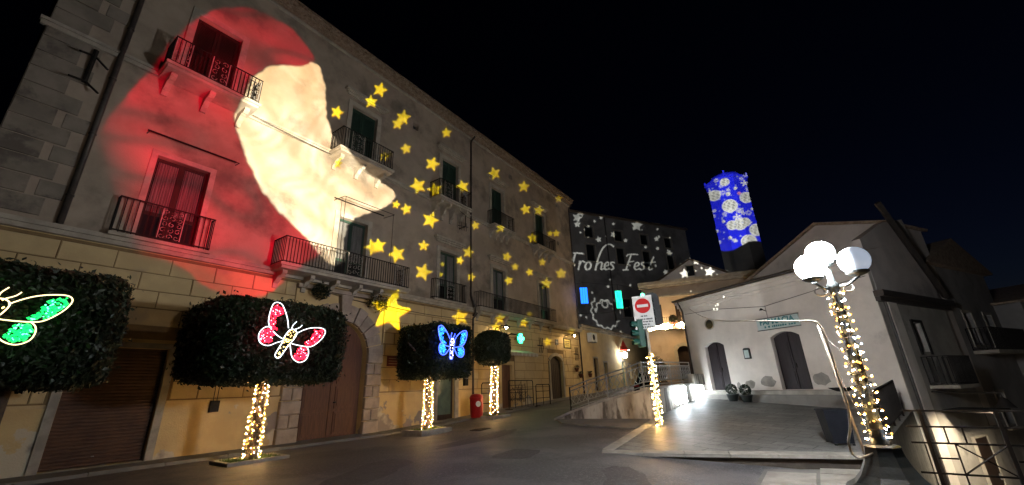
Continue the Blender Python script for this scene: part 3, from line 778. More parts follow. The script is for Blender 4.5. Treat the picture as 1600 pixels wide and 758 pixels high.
# plants hanging below the long first-floor balcony
for k, (x, s, lab) in enumerate(((8.3,.35,'small dark plant hanging under the long balcony left of the portal keystone'),(10.9,.5,'larger dark plant hanging under the long balcony above the big yellow star'))):
    t = thing('hanging_plant', lab, 'plant', at_wall(x, 5.3, .35)); b = MB(); rr = random.Random(30+k)
    for q in range(420):
        d = Vector((rr.gauss(0,1), rr.gauss(0,.6), rr.gauss(0,.7))); d = d.normalized()*s*rr.random()**.4*Vector((1.2,.6,.6)).length/1.45
        u = Vector((rr.uniform(-1,1),rr.uniform(-1,1),rr.uniform(-1,1))).normalized()*.06; v = u.orthogonal().normalized()*.03
        b.poly([d-u,d+v,d+u,d-v])
    b.build('leaves', K['leaf'], t); b = MB(); b.tube([(0,0,.1),(.02,.05,.45),(0,.2,.55)], .012, 4); b.build('stem', K['bark'], t)
# wires along the front
def wire(name, lab, pts, r=.014, m='blackcable', sag=0.0, n=14):
    b = MB(); out = []
    for k in range(len(pts)-1):
        p, q = Vector(pts[k]), Vector(pts[k+1])
        for j in range(n):
            t_ = j/n; o = p.lerp(q, t_); o.z -= sag*4*t_*(1-t_); out.append(o)
    out.append(Vector(pts[-1])); b.tube(out, r, 5)
    return tag(b.build(name, K[m], smooth=True), lab, 'cable')
wire('facade_cable', 'black cable looping along the palazzo under the first-floor string course', [at_wall(8.0,5.45,.14), at_wall(11.8,5.2,.12), at_wall(17.2,5.25,.1), at_wall(24,5.35,.1), at_wall(30.9,5.5,.1)], sag=.1)
wire('facade_cable', 'thin wire stretched across the upper palazzo from the first high balcony', [at_wall(4.85,11.35,.3), at_wall(8.6,11.3,.2)], r=.012, sag=.05)

def downlight(lab, x, z):
    t = thing('wall_lamp', lab, 'wall lamp', at_wall(x, z, .02), group='dark hooded lamps on the palazzo front')
    b = MB(); b.tube([(0,0,0),(0,-.55,.12),(0,-.75,.08)], .022, 6); b.build('arm', K['iron'], t)
    b = MB(); b.lathe([(.05,.12),(.16,.03),(.24,-.04),(.23,-.05),(.0,.04)], (0,-.85,.02), 14); b.build('hood', K['iron'], t, smooth=True)
    MB().ball((0,-.85,-.03), .07, 10, 6).build('bulb', G_['down'], t, smooth=True)
downlight('dark hooded lamp on the palazzo left of the green shop lamp', 19.6, 4.95)
downlight('dark hooded lamp on the palazzo above the yellowish sign', 28.3, 5.15)

# outlines measured for the light figures and the projected slides (metres on their own planes)
STARS=[[(8.23,14.04),(8.28,13.79),(8.5,13.82),(8.3,13.6),(8.31,13.33),(8.14,13.44),(7.92,13.25),(8.02,13.54),(7.87,13.68),(8.1,13.75)],[(9.78,15.67),(9.9,15.46),(10.19,15.61),(9.98,15.29),(10.07,15.05),(9.82,15.06),(9.6,14.78),(9.64,15.09),(9.43,15.15),(9.69,15.34)],[(10.38,16.84),(10.43,16.52),(10.74,16.59),(10.45,16.27),(10.45,15.92),(10.22,16.04),(9.92,15.77),(10.06,16.15),(9.88,16.32),(10.19,16.45)],[(11.91,16.06),(12.02,15.78),(12.38,15.92),(12.08,15.55),(12.14,15.23),(11.84,15.29),(11.53,14.97),(11.64,15.35),(11.39,15.47),(11.74,15.66)],[(11.55,15.34),(11.64,15.12),(11.93,15.22),(11.69,14.93),(11.74,14.68),(11.51,14.73),(11.26,14.48),(11.34,14.78),(11.14,14.88),(11.42,15.02)],[(12.06,14.03),(12.23,13.9),(12.51,14.07),(12.35,13.78),(12.48,13.61),(12.21,13.57),(12.03,13.3),(12.02,13.55),(11.77,13.56),(12.03,13.75)],[(14.26,14.25),(14.3,13.92),(14.7,13.96),(14.3,13.64),(14.28,13.28),(14,13.43),(13.61,13.18),(13.81,13.56),(13.59,13.76),(13.99,13.86)],[(12.87,12.29),(13.17,12.14),(13.59,12.41),(13.39,12),(13.64,11.79),(13.21,11.7),(12.97,11.32),(12.9,11.65),(12.51,11.62),(12.87,11.92)],[(14.2,12.57),(14.43,12.38),(14.85,12.58),(14.59,12.21),(14.77,11.97),(14.38,11.94),(14.08,11.61),(14.09,11.94),(13.74,11.97),(14.12,12.21)],[(15.1,16.73),(15.25,16.55),(15.6,16.73),(15.35,16.4),(15.45,16.18),(15.15,16.16),(14.88,15.85),(14.93,16.16),(14.67,16.18),(15,16.4)],[(10.89,12.93),(10.95,12.75),(11.17,12.8),(10.99,12.6),(11.01,12.4),(10.84,12.47),(10.65,12.3),(10.72,12.53),(10.58,12.62),(10.79,12.7)],[(12.32,10.59),(12.49,10.46),(12.76,10.58),(12.6,10.34),(12.73,10.17),(12.47,10.16),(12.29,9.94),(12.28,10.17),(12.05,10.2),(12.29,10.35)],[(11.83,10.58),(11.87,10.42),(12.06,10.43),(11.89,10.29),(11.9,10.12),(11.75,10.19),(11.57,10.08),(11.65,10.26),(11.53,10.36),(11.72,10.4)],[(14.29,10.8),(14.33,10.45),(14.76,10.44),(14.33,10.17),(14.3,9.8),(14.01,9.99),(13.59,9.78),(13.8,10.15),(13.57,10.38),(14,10.43)],[(16.47,13.68),(16.73,13.52),(17.19,13.76),(16.92,13.37),(17.13,13.15),(16.69,13.08),(16.38,12.72),(16.38,13.05),(15.99,13.05),(16.4,13.32)],[(13.7,9),(13.81,8.81),(14.1,8.85),(13.87,8.65),(13.93,8.44),(13.69,8.51),(13.44,8.34),(13.51,8.58),(13.3,8.68),(13.59,8.76)],[(10.47,8.15),(10.7,8),(11.02,8.16),(10.88,7.86),(11.08,7.66),(10.75,7.64),(10.57,7.37),(10.51,7.64),(10.2,7.67),(10.48,7.86)],[(10.88,8.3),(11.03,8.11),(11.33,8.19),(11.14,7.95),(11.25,7.72),(10.98,7.77),(10.76,7.56),(10.78,7.83),(10.53,7.92),(10.81,8.03)],[(11.82,8.18),(12.09,8),(12.46,8.18),(12.28,7.85),(12.51,7.62),(12.12,7.61),(11.9,7.31),(11.84,7.61),(11.49,7.65),(11.82,7.86)],[(13.9,7.77),(13.95,7.43),(14.37,7.39),(13.96,7.17),(13.94,6.83),(13.65,7.03),(13.24,6.88),(13.45,7.2),(13.21,7.44),(13.63,7.45)],[(15.13,8.16),(15.19,8.07),(15.35,8.1),(15.24,8),(15.28,7.9),(15.15,7.93),(15.03,7.84),(15.05,7.95),(14.93,7.99),(15.08,8.04)],[(16.58,8.8),(16.61,8.61),(16.86,8.6),(16.61,8.46),(16.59,8.27),(16.41,8.37),(16.15,8.27),(16.29,8.46),(16.15,8.59),(16.41,8.61)],[(17.29,9.59),(17.37,9.33),(17.76,9.36),(17.4,9.13),(17.42,8.86),(17.13,8.97),(16.76,8.79),(16.92,9.08),(16.68,9.24),(17.07,9.3)],[(17.54,8.01),(17.58,7.82),(17.86,7.81),(17.6,7.68),(17.59,7.48),(17.39,7.58),(17.12,7.48),(17.25,7.67),(17.09,7.8),(17.37,7.82)],[(17.72,11.37),(17.91,11.24),(18.24,11.38),(18.04,11.13),(18.19,10.97),(17.87,10.94),(17.64,10.71),(17.64,10.94),(17.36,10.96),(17.66,11.12)],[(19.64,16.03),(19.99,15.89),(20.56,16.23),(20.24,15.75),(20.52,15.54),(19.96,15.39),(19.58,14.95),(19.56,15.32),(19.06,15.25),(19.57,15.62)],[(23.68,16.68),(23.85,16.38),(24.5,16.59),(23.95,16.13),(24.02,15.78),(23.52,15.81),(22.96,15.41),(23.17,15.85),(22.75,15.95),(23.37,16.2)],[(23.49,14.62),(23.81,14.45),(24.41,14.72),(24.03,14.3),(24.27,14.07),(23.71,13.99),(23.28,13.6),(23.31,13.95),(22.82,13.94),(23.37,14.24)],[(25.77,15.31),(25.88,15.01),(26.49,15.14),(25.92,14.76),(25.93,14.42),(25.49,14.5),(24.91,14.18),(25.18,14.58),(24.82,14.71),(25.42,14.89)],[(24.43,12.57),(24.65,12.35),(25.23,12.51),(24.79,12.16),(24.93,11.9),(24.44,11.91),(23.97,11.6),(24.09,11.94),(23.67,12.01),(24.22,12.21)],[(20.29,11.97),(20.43,11.78),(20.82,11.88),(20.51,11.62),(20.58,11.4),(20.26,11.44),(19.92,11.22),(20.03,11.48),(19.75,11.56),(20.13,11.69)],[(21.26,10.23),(21.29,9.97),(21.68,9.97),(21.28,9.77),(21.23,9.5),(20.96,9.63),(20.56,9.47),(20.78,9.75),(20.57,9.91),(20.97,9.96)],[(22.02,9.64),(22.14,9.47),(22.51,9.53),(22.22,9.33),(22.28,9.14),(21.98,9.19),(21.67,9.02),(21.77,9.24),(21.52,9.32),(21.87,9.41)],[(21.05,8.51),(21.29,8.37),(21.68,8.49),(21.45,8.25),(21.63,8.08),(21.25,8.07),(20.98,7.85),(20.98,8.08),(20.63,8.12),(21,8.27)],[(23.69,9.6),(23.91,9.47),(24.31,9.59),(24.06,9.36),(24.22,9.19),(23.85,9.18),(23.56,8.97),(23.57,9.19),(23.23,9.22),(23.61,9.37)],[(25.75,10.84),(25.88,10.65),(26.33,10.73),(25.96,10.49),(26.02,10.28),(25.66,10.33),(25.27,10.12),(25.41,10.38),(25.1,10.47),(25.54,10.58)],[(26.15,9.42),(26.36,9.14),(27.05,9.23),(26.48,8.9),(26.58,8.58),(26.04,8.67),(25.45,8.4),(25.65,8.76),(25.19,8.9),(25.84,9.04)],[(28.62,10.68),(28.77,10.39),(29.45,10.47),(28.85,10.15),(28.89,9.83),(28.37,9.93),(27.75,9.67),(28.01,10.03),(27.59,10.18),(28.25,10.31)],[(28.25,13.98),(28.45,13.8),(28.98,13.95),(28.57,13.64),(28.69,13.42),(28.24,13.41),(27.8,13.14),(27.92,13.43),(27.53,13.47),(28.04,13.66)],[(27.3,13.63),(27.39,13.45),(27.8,13.53),(27.44,13.3),(27.46,13.09),(27.15,13.13),(26.77,12.93),(26.93,13.18),(26.68,13.26),(27.08,13.37)],[(29.14,17.54),(29.36,17.37),(29.94,17.58),(29.49,17.21),(29.62,16.98),(29.13,16.93),(28.66,16.59),(28.79,16.92),(28.37,16.93),(28.92,17.18)],[(8.49,11.39),(8.56,11.24),(8.74,11.29),(8.61,11.12),(8.66,10.96),(8.51,11),(8.37,10.85),(8.4,11.04),(8.27,11.11),(8.43,11.19)],[(12,6),(12.23,5.35),(13.1,5.28),(12.36,4.84),(12.45,4.17),(11.79,4.56),(11.08,4.25),(11.34,4.88),(10.81,5.32),(11.6,5.36)],[(16.34,5.75),(16.65,5.5),(17.19,5.62),(16.86,5.29),(17.11,4.99),(16.6,5.06),(16.23,4.77),(16.23,5.12),(15.78,5.23),(16.26,5.39)],[(20.07,5.91),(20.24,5.73),(20.63,5.77),(20.35,5.58),(20.46,5.37),(20.12,5.44),(19.81,5.27),(19.88,5.5),(19.58,5.6),(19.95,5.68)],[(19.73,5.36),(19.87,5.16),(20.25,5.18),(19.95,5.01),(20.03,4.8),(19.72,4.89),(19.4,4.74),(19.49,4.97),(19.22,5.08),(19.59,5.14)],[(22.84,5.93),(22.93,5.73),(23.32,5.73),(22.97,5.57),(23,5.36),(22.7,5.47),(22.34,5.35),(22.49,5.56),(22.25,5.69),(22.63,5.72)],[(25.64,4.91),(25.88,4.72),(26.39,4.78),(26.04,4.56),(26.21,4.35),(25.76,4.41),(25.37,4.23),(25.43,4.47),(25.03,4.57),(25.51,4.66)],[(17.21,2.89),(17.39,2.59),(17.91,2.56),(17.49,2.35),(17.59,2.03),(17.17,2.21),(16.74,2.06),(16.87,2.36),(16.5,2.57),(17,2.59)],[(25.58,2.27),(25.68,2.08),(26.09,2.05),(25.73,1.94),(25.77,1.74),(25.45,1.86),(25.08,1.78),(25.23,1.96),(24.97,2.1),(25.37,2.1)],[(23.66,6.55),(23.69,6.36),(24.02,6.34),(23.69,6.22),(23.65,6.02),(23.43,6.13),(23.09,6.04),(23.27,6.23),(23.09,6.37),(23.43,6.37)],[(28.65,10.72),(28.94,10.46),(29.7,10.63),(29.13,10.25),(29.32,9.95),(28.68,9.98),(28.07,9.65),(28.22,10.02),(27.68,10.11),(28.38,10.32)],[(25.78,10.88),(25.89,10.67),(26.34,10.73),(25.94,10.5),(25.98,10.27),(25.63,10.34),(25.22,10.14),(25.38,10.4),(25.09,10.51),(25.54,10.61)],[(29.45,5.97),(29.73,5.78),(30.31,5.87),(29.93,5.63),(30.13,5.41),(29.61,5.45),(29.17,5.24),(29.23,5.5),(28.76,5.58),(29.3,5.7)],[(15.03,7.55),(15.09,7.47),(15.23,7.49),(15.12,7.4),(15.16,7.31),(15.04,7.34),(14.92,7.26),(14.95,7.37),(14.85,7.41),(14.98,7.45)]]
MASS={'red_big':[(1.43,7.55),(1.32,8.39),(1.39,9.25),(1.61,10.2),(1.9,11.38),(2.22,12.73),(2.61,14.09),(3.23,15.27),(4.15,16.13),(5.15,16.42),(6.05,16.27),(6.84,15.6),(6.31,14.85),(5.48,14.36),(4.79,13.47),(4.42,12.43),(4.35,11.41),(4.64,10.42),(5.18,9.52),(5.81,8.67),(6.55,8.05),(7.46,7.59),(8.23,7),(7.64,6.33),(7.18,5.83),(6.88,5.34),(6.27,4.82),(5.52,4.58),(4.95,4.87),(4.46,5.03),(4.03,5.36),(3.39,5.57),(2.73,5.61),(2.11,6.24),(1.66,6.86)],'cream':[(4.56,12.4),(4.85,13.39),(5.48,14.3),(6.31,14.85),(6.92,15.45),(7.38,14.77),(7.57,13.72),(7.88,12.75),(8.4,12.03),(9.17,11.54),(10.3,11.24),(11.57,10.93),(11.5,10.34),(10.54,9.53),(9.65,8.91),(9.25,8.01),(9.31,6.99),(8.9,6.56),(8.25,6.84),(7.47,7.49),(6.61,8.02),(5.86,8.64),(5.23,9.48),(4.68,10.45),(4.42,11.45)],'stripe':[(5.35,13.24),(5.59,13.6),(5.84,12.69),(6.18,11.78),(6.71,10.98),(7.5,10.34),(8.55,9.86),(9.7,9.68),(9.61,9.33),(8.37,9.37),(7.3,9.83),(6.47,10.51),(5.94,11.35),(5.55,12.32)]}
BFLY={'w1':[(-0.04,0.3),(-0.09,0.5),(-0.18,0.71),(-0.29,0.88),(-0.42,0.92),(-0.51,0.86),(-0.55,0.68),(-0.56,0.51),(-0.54,0.36),(-0.45,0.23),(-0.3,0.1),(-0.15,0.02)],'w2':[(-0.46,0.28),(-0.59,0.28),(-0.69,0.19),(-0.73,0.07),(-0.69,-0.08),(-0.57,-0.16),(-0.43,-0.16),(-0.29,-0.09),(-0.15,-0.04)],'w3':[(0.19,0.18),(0.36,0.28),(0.54,0.35),(0.77,0.38),(0.93,0.36),(0.99,0.27),(0.92,0.11),(0.79,-0.03),(0.64,-0.13),(0.47,-0.14),(0.28,-0.12),(0.11,-0.09)],'w4':[(0.06,-0.1),(0.1,-0.25),(0.15,-0.4),(0.24,-0.5),(0.38,-0.55),(0.52,-0.49),(0.58,-0.36),(0.57,-0.23),(0.5,-0.14)],'body':[(0.02,0.26),(0.14,0.27),(0.21,0.18),(0.15,0.03),(0.04,-0.13),(-0.06,-0.31),(-0.14,-0.44),(-0.21,-0.45),(-0.26,-0.39),(-0.22,-0.27),(-0.14,-0.09),(-0.09,0.09)],'a1':[(0.06,0.3),(0.08,0.39),(0.16,0.49)],'a2':[(0.14,0.28),(0.26,0.34),(0.32,0.41)],'f1':[(-0.41,0.87),(-0.23,0.78),(-0.21,0.67),(-0.37,0.53),(-0.39,0.35),(-0.31,0.23),(-0.36,0.2),(-0.48,0.29),(-0.53,0.48),(-0.52,0.71)],'f2':[(-0.68,0.17),(-0.46,0.26),(-0.36,0.12),(-0.42,-0.08),(-0.58,-0.12),(-0.69,-0.03)],'f3':[(0.69,0.31),(0.92,0.33),(0.94,0.22),(0.79,0),(0.63,-0.11),(0.41,-0.09),(0.58,0.06),(0.65,0.2)],'f4':[(0.25,-0.3),(0.31,-0.19),(0.5,-0.18),(0.55,-0.33),(0.49,-0.47),(0.33,-0.5),(0.21,-0.4)]}
STROKES=[[(-1,16.65),(-0.16,16.76),(0.76,16.77)],[(-0.36,16.68),(-0.83,15.49),(-1.19,14.58)],[(0.19,15.72),(0.02,15.17),(-0.14,14.67)],[(0.02,15.17),(0.32,15.6),(0.6,15.79),(0.85,15.71)],[(1.58,15.75),(1.2,15.65),(0.9,15.16),(1.01,14.8),(1.38,14.83),(1.71,15.23),(1.7,15.64),(1.49,15.74)],[(5.54,18.23),(5.03,18.47),(4.3,18.22),(3.62,17.51),(3.08,16.6),(2.65,15.65),(2.36,14.86)],[(2.53,15.3),(2.91,15.75),(3.31,15.91),(3.44,15.72),(3.24,15.2),(3.29,14.97),(3.65,15.1)],[(3.83,15.42),(4.34,15.6),(4.54,15.9),(4.24,15.99),(3.88,15.67),(3.75,15.25),(3.99,15.02),(4.48,15.21)],[(5.35,16.03),(4.96,16.06),(4.8,15.81),(5.08,15.56),(5.12,15.28),(4.76,15.06),(4.48,15.17)],[(8.26,17.41),(7.73,16.45),(7.09,15.26)],[(7.48,17.12),(7.83,17.37),(8.58,17.48),(9.37,17.52)],[(7.63,16.35),(8.2,16.44),(8.58,16.56)],[(6.59,15.18),(7.46,15.27)],[(8.52,15.74),(9.17,15.99),(9.38,16.32),(9.01,16.39),(8.66,16.05),(8.5,15.62),(8.8,15.4),(9.34,15.62)],[(10.43,16.49),(9.96,16.48),(9.79,16.22),(10.08,15.97),(10.07,15.69),(9.65,15.48),(9.34,15.59)],[(12.05,17.43),(11.45,16.58),(10.97,15.87),(11.04,15.59),(11.56,15.78)],[(10.65,16.51),(11.41,16.63),(12.23,16.76)]]
BSTARS=[[(3.25,19.37),(3.45,19.16),(3.8,19.24),(3.59,18.96),(3.69,18.69),(3.37,18.73),(3.09,18.49),(3.1,18.79),(2.82,18.91),(3.15,19.06)],[(6.02,20.37),(6.02,20.07),(6.32,19.96),(5.98,19.79),(5.87,19.47),(5.66,19.67),(5.3,19.58),(5.51,19.88),(5.39,20.14),(5.74,20.12)],[(7.67,19.63),(7.76,19.45),(8.02,19.46),(7.82,19.28),(7.84,19.07),(7.62,19.14),(7.39,19),(7.45,19.22),(7.28,19.34),(7.54,19.41)],[(11.03,18.99),(11.04,18.82),(11.22,18.77),(11.02,18.67),(10.97,18.49),(10.84,18.6),(10.63,18.54),(10.75,18.7),(10.67,18.84),(10.87,18.84)],[(13.12,20.57),(13.24,20.35),(13.58,20.37),(13.31,20.13),(13.34,19.87),(13.05,19.95),(12.73,19.77),(12.82,20.05),(12.6,20.2),(12.94,20.3)],[(3.14,21.66),(3.14,21.49),(3.3,21.44),(3.13,21.34),(3.08,21.17),(2.96,21.28),(2.77,21.23),(2.88,21.39),(2.81,21.52),(2.99,21.52)],[(4.12,22.35),(4.2,22.2),(4.42,22.22),(4.26,22.05),(4.29,21.87),(4.1,21.92),(3.9,21.79),(3.94,21.98),(3.79,22.09),(4.01,22.16)],[(1.93,20.76),(2.01,20.63),(2.2,20.66),(2.07,20.51),(2.11,20.36),(1.94,20.39),(1.78,20.28),(1.81,20.44),(1.67,20.52),(1.85,20.59)],[(6.05,21.68),(6.11,21.53),(6.29,21.52),(6.13,21.38),(6.13,21.21),(5.97,21.28),(5.78,21.19),(5.85,21.36),(5.74,21.47),(5.93,21.51)],[(0.7,22.26),(0.74,21.8),(1.19,21.67),(0.72,21.38),(0.61,20.9),(0.27,21.18),(-0.23,21.01),(0.03,21.47),(-0.19,21.84),(0.31,21.85)],[(0.76,19.73),(0.77,19.62),(0.88,19.58),(0.76,19.51),(0.73,19.4),(0.65,19.47),(0.52,19.43),(0.59,19.54),(0.54,19.63),(0.66,19.63)],[(10.18,22.66),(10.35,22.12),(11.04,22.08),(10.41,21.61),(10.37,21.01),(9.82,21.25),(9.13,20.93),(9.4,21.54),(9.01,21.94),(9.73,22.07)],[(12.92,19.04),(13.06,18.92),(13.31,18.98),(13.17,18.79),(13.25,18.63),(13.01,18.63),(12.82,18.47),(12.82,18.66),(12.61,18.72),(12.85,18.84)],[(15.19,18.78),(15.28,18.46),(15.7,18.43),(15.31,18.17),(15.27,17.82),(14.94,17.97),(14.51,17.79),(14.69,18.14),(14.45,18.38),(14.9,18.45)],[(13.51,21.88),(13.61,21.77),(13.8,21.8),(13.67,21.66),(13.7,21.52),(13.53,21.54),(13.37,21.43),(13.39,21.58),(13.25,21.64),(13.44,21.72)],[(15.67,20.86),(15.69,20.74),(15.83,20.72),(15.68,20.63),(15.65,20.5),(15.54,20.56),(15.38,20.51),(15.46,20.64),(15.39,20.73),(15.55,20.75)],[(4.46,13.93),(4.47,13.82),(4.58,13.78),(4.45,13.72),(4.42,13.61),(4.34,13.68),(4.21,13.66),(4.28,13.76),(4.24,13.85),(4.36,13.84)],[(7.47,13.46),(7.52,13.34),(7.68,13.33),(7.55,13.23),(7.55,13.1),(7.42,13.15),(7.26,13.08),(7.31,13.22),(7.21,13.3),(7.38,13.33)],[(9.95,13.61),(10.02,13.38),(10.32,13.35),(10.05,13.17),(10.03,12.93),(9.79,13.04),(9.49,12.93),(9.61,13.17),(9.44,13.35),(9.75,13.38)],[(13.65,15.88),(13.88,15.7),(14.25,15.79),(14.03,15.51),(14.16,15.27),(13.81,15.28),(13.52,15.05),(13.51,15.33),(13.21,15.42),(13.55,15.58)],[(13.09,14.35),(13.2,14.08),(13.57,14.06),(13.24,13.83),(13.23,13.53),(12.93,13.66),(12.55,13.5),(12.69,13.81),(12.47,14.01),(12.86,14.07)],[(3.92,13.05),(4.03,12.95),(4.21,12.99),(4.1,12.85),(4.16,12.72),(3.99,12.74),(3.85,12.62),(3.85,12.77),(3.7,12.83),(3.87,12.9)],[(1.44,20.24),(1.48,20.13),(1.6,20.12),(1.49,20.04),(1.49,19.92),(1.39,19.97),(1.26,19.91),(1.31,20.03),(1.23,20.11),(1.36,20.13)],[(16.14,14.32),(16.38,13.94),(17,13.96),(16.52,13.56),(16.58,13.12),(16.04,13.25),(15.47,12.96),(15.62,13.43),(15.2,13.69),(15.82,13.85)],[(21.13,14.77),(21.17,14.25),(21.81,14.1),(21.1,13.77),(20.92,13.23),(20.46,13.54),(19.72,13.35),(20.12,13.87),(19.84,14.3),(20.56,14.31)],[(24.8,15.46),(25.22,15.15),(25.95,15.31),(25.5,14.82),(25.73,14.4),(25.04,14.41),(24.46,14),(24.48,14.49),(23.89,14.65),(24.58,14.94)],[(21.58,16.45),(21.9,16.16),(22.5,16.29),(22.12,15.88),(22.28,15.51),(21.73,15.54),(21.25,15.2),(21.28,15.62),(20.81,15.77),(21.38,16.01)],[(18.87,15.98),(18.93,15.64),(19.37,15.57),(18.92,15.32),(18.84,14.94),(18.5,15.13),(18.01,14.98),(18.25,15.34),(18.03,15.61),(18.51,15.65)],[(25.88,16.96),(25.97,16.73),(26.32,16.72),(26,16.51),(25.98,16.25),(25.7,16.35),(25.34,16.21),(25.48,16.47),(25.28,16.64),(25.65,16.7)],[(18.86,18.15),(19,17.7),(19.63,17.66),(19.04,17.27),(18.99,16.77),(18.49,16.98),(17.85,16.72),(18.11,17.23),(17.76,17.56),(18.42,17.67)],[(21.36,18.37),(21.35,17.86),(21.92,17.7),(21.25,17.4),(21.05,16.88),(20.65,17.19),(19.96,17.02),(20.37,17.52),(20.15,17.93),(20.8,17.93)],[(0.37,21.11),(0.5,20.84),(0.85,20.84),(0.57,20.57),(0.6,20.26),(0.3,20.37),(-0.03,20.17),(0.06,20.5),(-0.18,20.69),(0.18,20.79)],[(1.26,22.8),(1.31,22.46),(1.66,22.37),(1.3,22.14),(1.23,21.78),(0.96,21.98),(0.58,21.84),(0.77,22.19),(0.6,22.47),(0.98,22.49)]]

# ------------------------------------------------------------------ clipped trees, their light strings and butterflies
def crown_mesh(half, p, n, seed, lump=.022):
    rs = np.random.RandomState(seed)
    a, b_, c = half
    def surf(d):
        q = (np.abs(d/np.array([a,b_,c]))**p).sum(1)**(-1/p)
        ph = rs2
        w = 1+lump*(np.sin(d[:,0]*5.1+ph[0])*np.sin(d[:,1]*4.3+ph[1])+.6*np.sin(d[:,2]*9+ph[2]+d[:,0]*7))
        return d*(q*w)[:,None]
    rs2 = rs.uniform(0,6,3)
    # even sampling on a box skin pushed to the superellipsoid
    fa = np.array([b_*c,b_*c,a*c,a*c,a*b_,a*b_]); fa = fa/fa.sum()
    face = rs.choice(6, n, p=fa); uv = rs.uniform(-1,1,(n,2)); P = np.zeros((n,3))
    for k in range(6):
        m = face == k; ax = k//2; s = 1 if k % 2 else -1; o = [i for i in range(3) if i != ax]
        P[m,ax] = s; P[m,o[0]] = uv[m,0]; P[m,o[1]] = uv[m,1]
    P = P*np.array([a,b_,c]); D_ = P/np.linalg.norm(P,axis=1)[:,None]
    S = surf(D_); S = S*(1-np.abs(rs.normal(0,.035,n)))[:,None]+rs.normal(0,.02,(n,3))
    stray = rs.uniform(size=n) < .045; S[stray] *= rs.uniform(1.01,1.10,(int(stray.sum()),1))
    nrm = D_+rs.normal(0,.55,(n,3)); nrm /= np.linalg.norm(nrm,axis=1)[:,None]
    t = np.cross(nrm, rs.normal(size=(n,3))); t /= np.linalg.norm(t,axis=1)[:,None]; bt = np.cross(nrm,t)
    L_ = rs.uniform(.026,.074,n)[:,None]; W = L_*.5
    V = np.stack([S-t*L_, S+bt*W, S+t*L_, S-bt*W],1).reshape(-1,3)
    F = np.arange(4*n).reshape(-1,4)
    return V, F, surf
def build_tree(x, y, cx, half, zc, p, n, seed, lab, zg, lean=0.0, cr=.125):
    t = thing('clipped_tree', lab, 'tree', (x, y, zg), group=None)
    V, F, surf = crown_mesh(half, p, n, seed)
    me = bpy.data.meshes.new('crown'); me.from_pydata((V+np.array([cx-x,0,zc-zg])).tolist(), [], F.tolist()); me.materials.append(K['leaf']); me.update()
    put('crown', me, t)
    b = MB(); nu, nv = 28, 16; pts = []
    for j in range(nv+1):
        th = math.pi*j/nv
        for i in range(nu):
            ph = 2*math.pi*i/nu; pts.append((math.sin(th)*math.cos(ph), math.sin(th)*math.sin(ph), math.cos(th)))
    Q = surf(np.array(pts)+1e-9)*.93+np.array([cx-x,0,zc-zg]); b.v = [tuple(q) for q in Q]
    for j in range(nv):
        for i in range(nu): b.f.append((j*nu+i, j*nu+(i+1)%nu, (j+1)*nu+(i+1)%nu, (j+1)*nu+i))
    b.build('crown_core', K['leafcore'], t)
    zt = zc-half[2]-zg+.35; tr = [(0,0,-.1),(lean*.2,0,zt*.3),(lean*.55,0,zt*.65),(lean,0,zt)]
    b = MB(); b.tube(tr, [cr*1.25,cr*1.02,cr*.95,cr*.9], 12)
    for k in range(5):
        a = k*1.3+seed; b.tube([(lean,0,zt-.05),(lean+.5*math.cos(a),.4*math.sin(a),zt+.5),(lean+1.1*math.cos(a),.9*math.sin(a),zt+1.0)], [cr*.6,cr*.4,.03], 6)
    b.build('trunk', K['bark'], t, smooth=True)
    return t, tr
def planter(x, y, zg, lab, w=.75):
    t = thing('tree_planter', lab, 'planter', (x, y, zg), group='planters round the clipped trees')
    for (a, c, d, e) in ((-w,w,-w*.7,-w*.7+.12),(-w,w,w*.7-.12,w*.7),(-w,-w+.12,-w*.7+.122,w*.7-.122),(w-.12,w,-w*.7+.122,w*.7-.122)):
        MB().box(a,c,d,e,-.12,.10).build('kerb_stone', K['kerb'], t)
    MB().box(-w+.1,w-.1,-w*.7+.1,w*.7-.1,-.1,.05).build('soil', K['soil'], t)
    b = MB(); rr = random.Random(int(x*10))
    for q in range(900):
        px, py = rr.uniform(-w+.14,w-.14), rr.uniform(-w*.7+.14,w*.7-.14); h = rr.uniform(.04,.12); a = rr.uniform(0,6.3); dx, dy = .012*math.cos(a), .012*math.sin(a)
        b.poly([(px-dx,py-dy,.04),(px+dx,py+dy,.04),(px+rr.uniform(-.04,.04),py+rr.uniform(-.04,.04),.05+h)])
    stuff(b.build('grass', K['grass'], t))
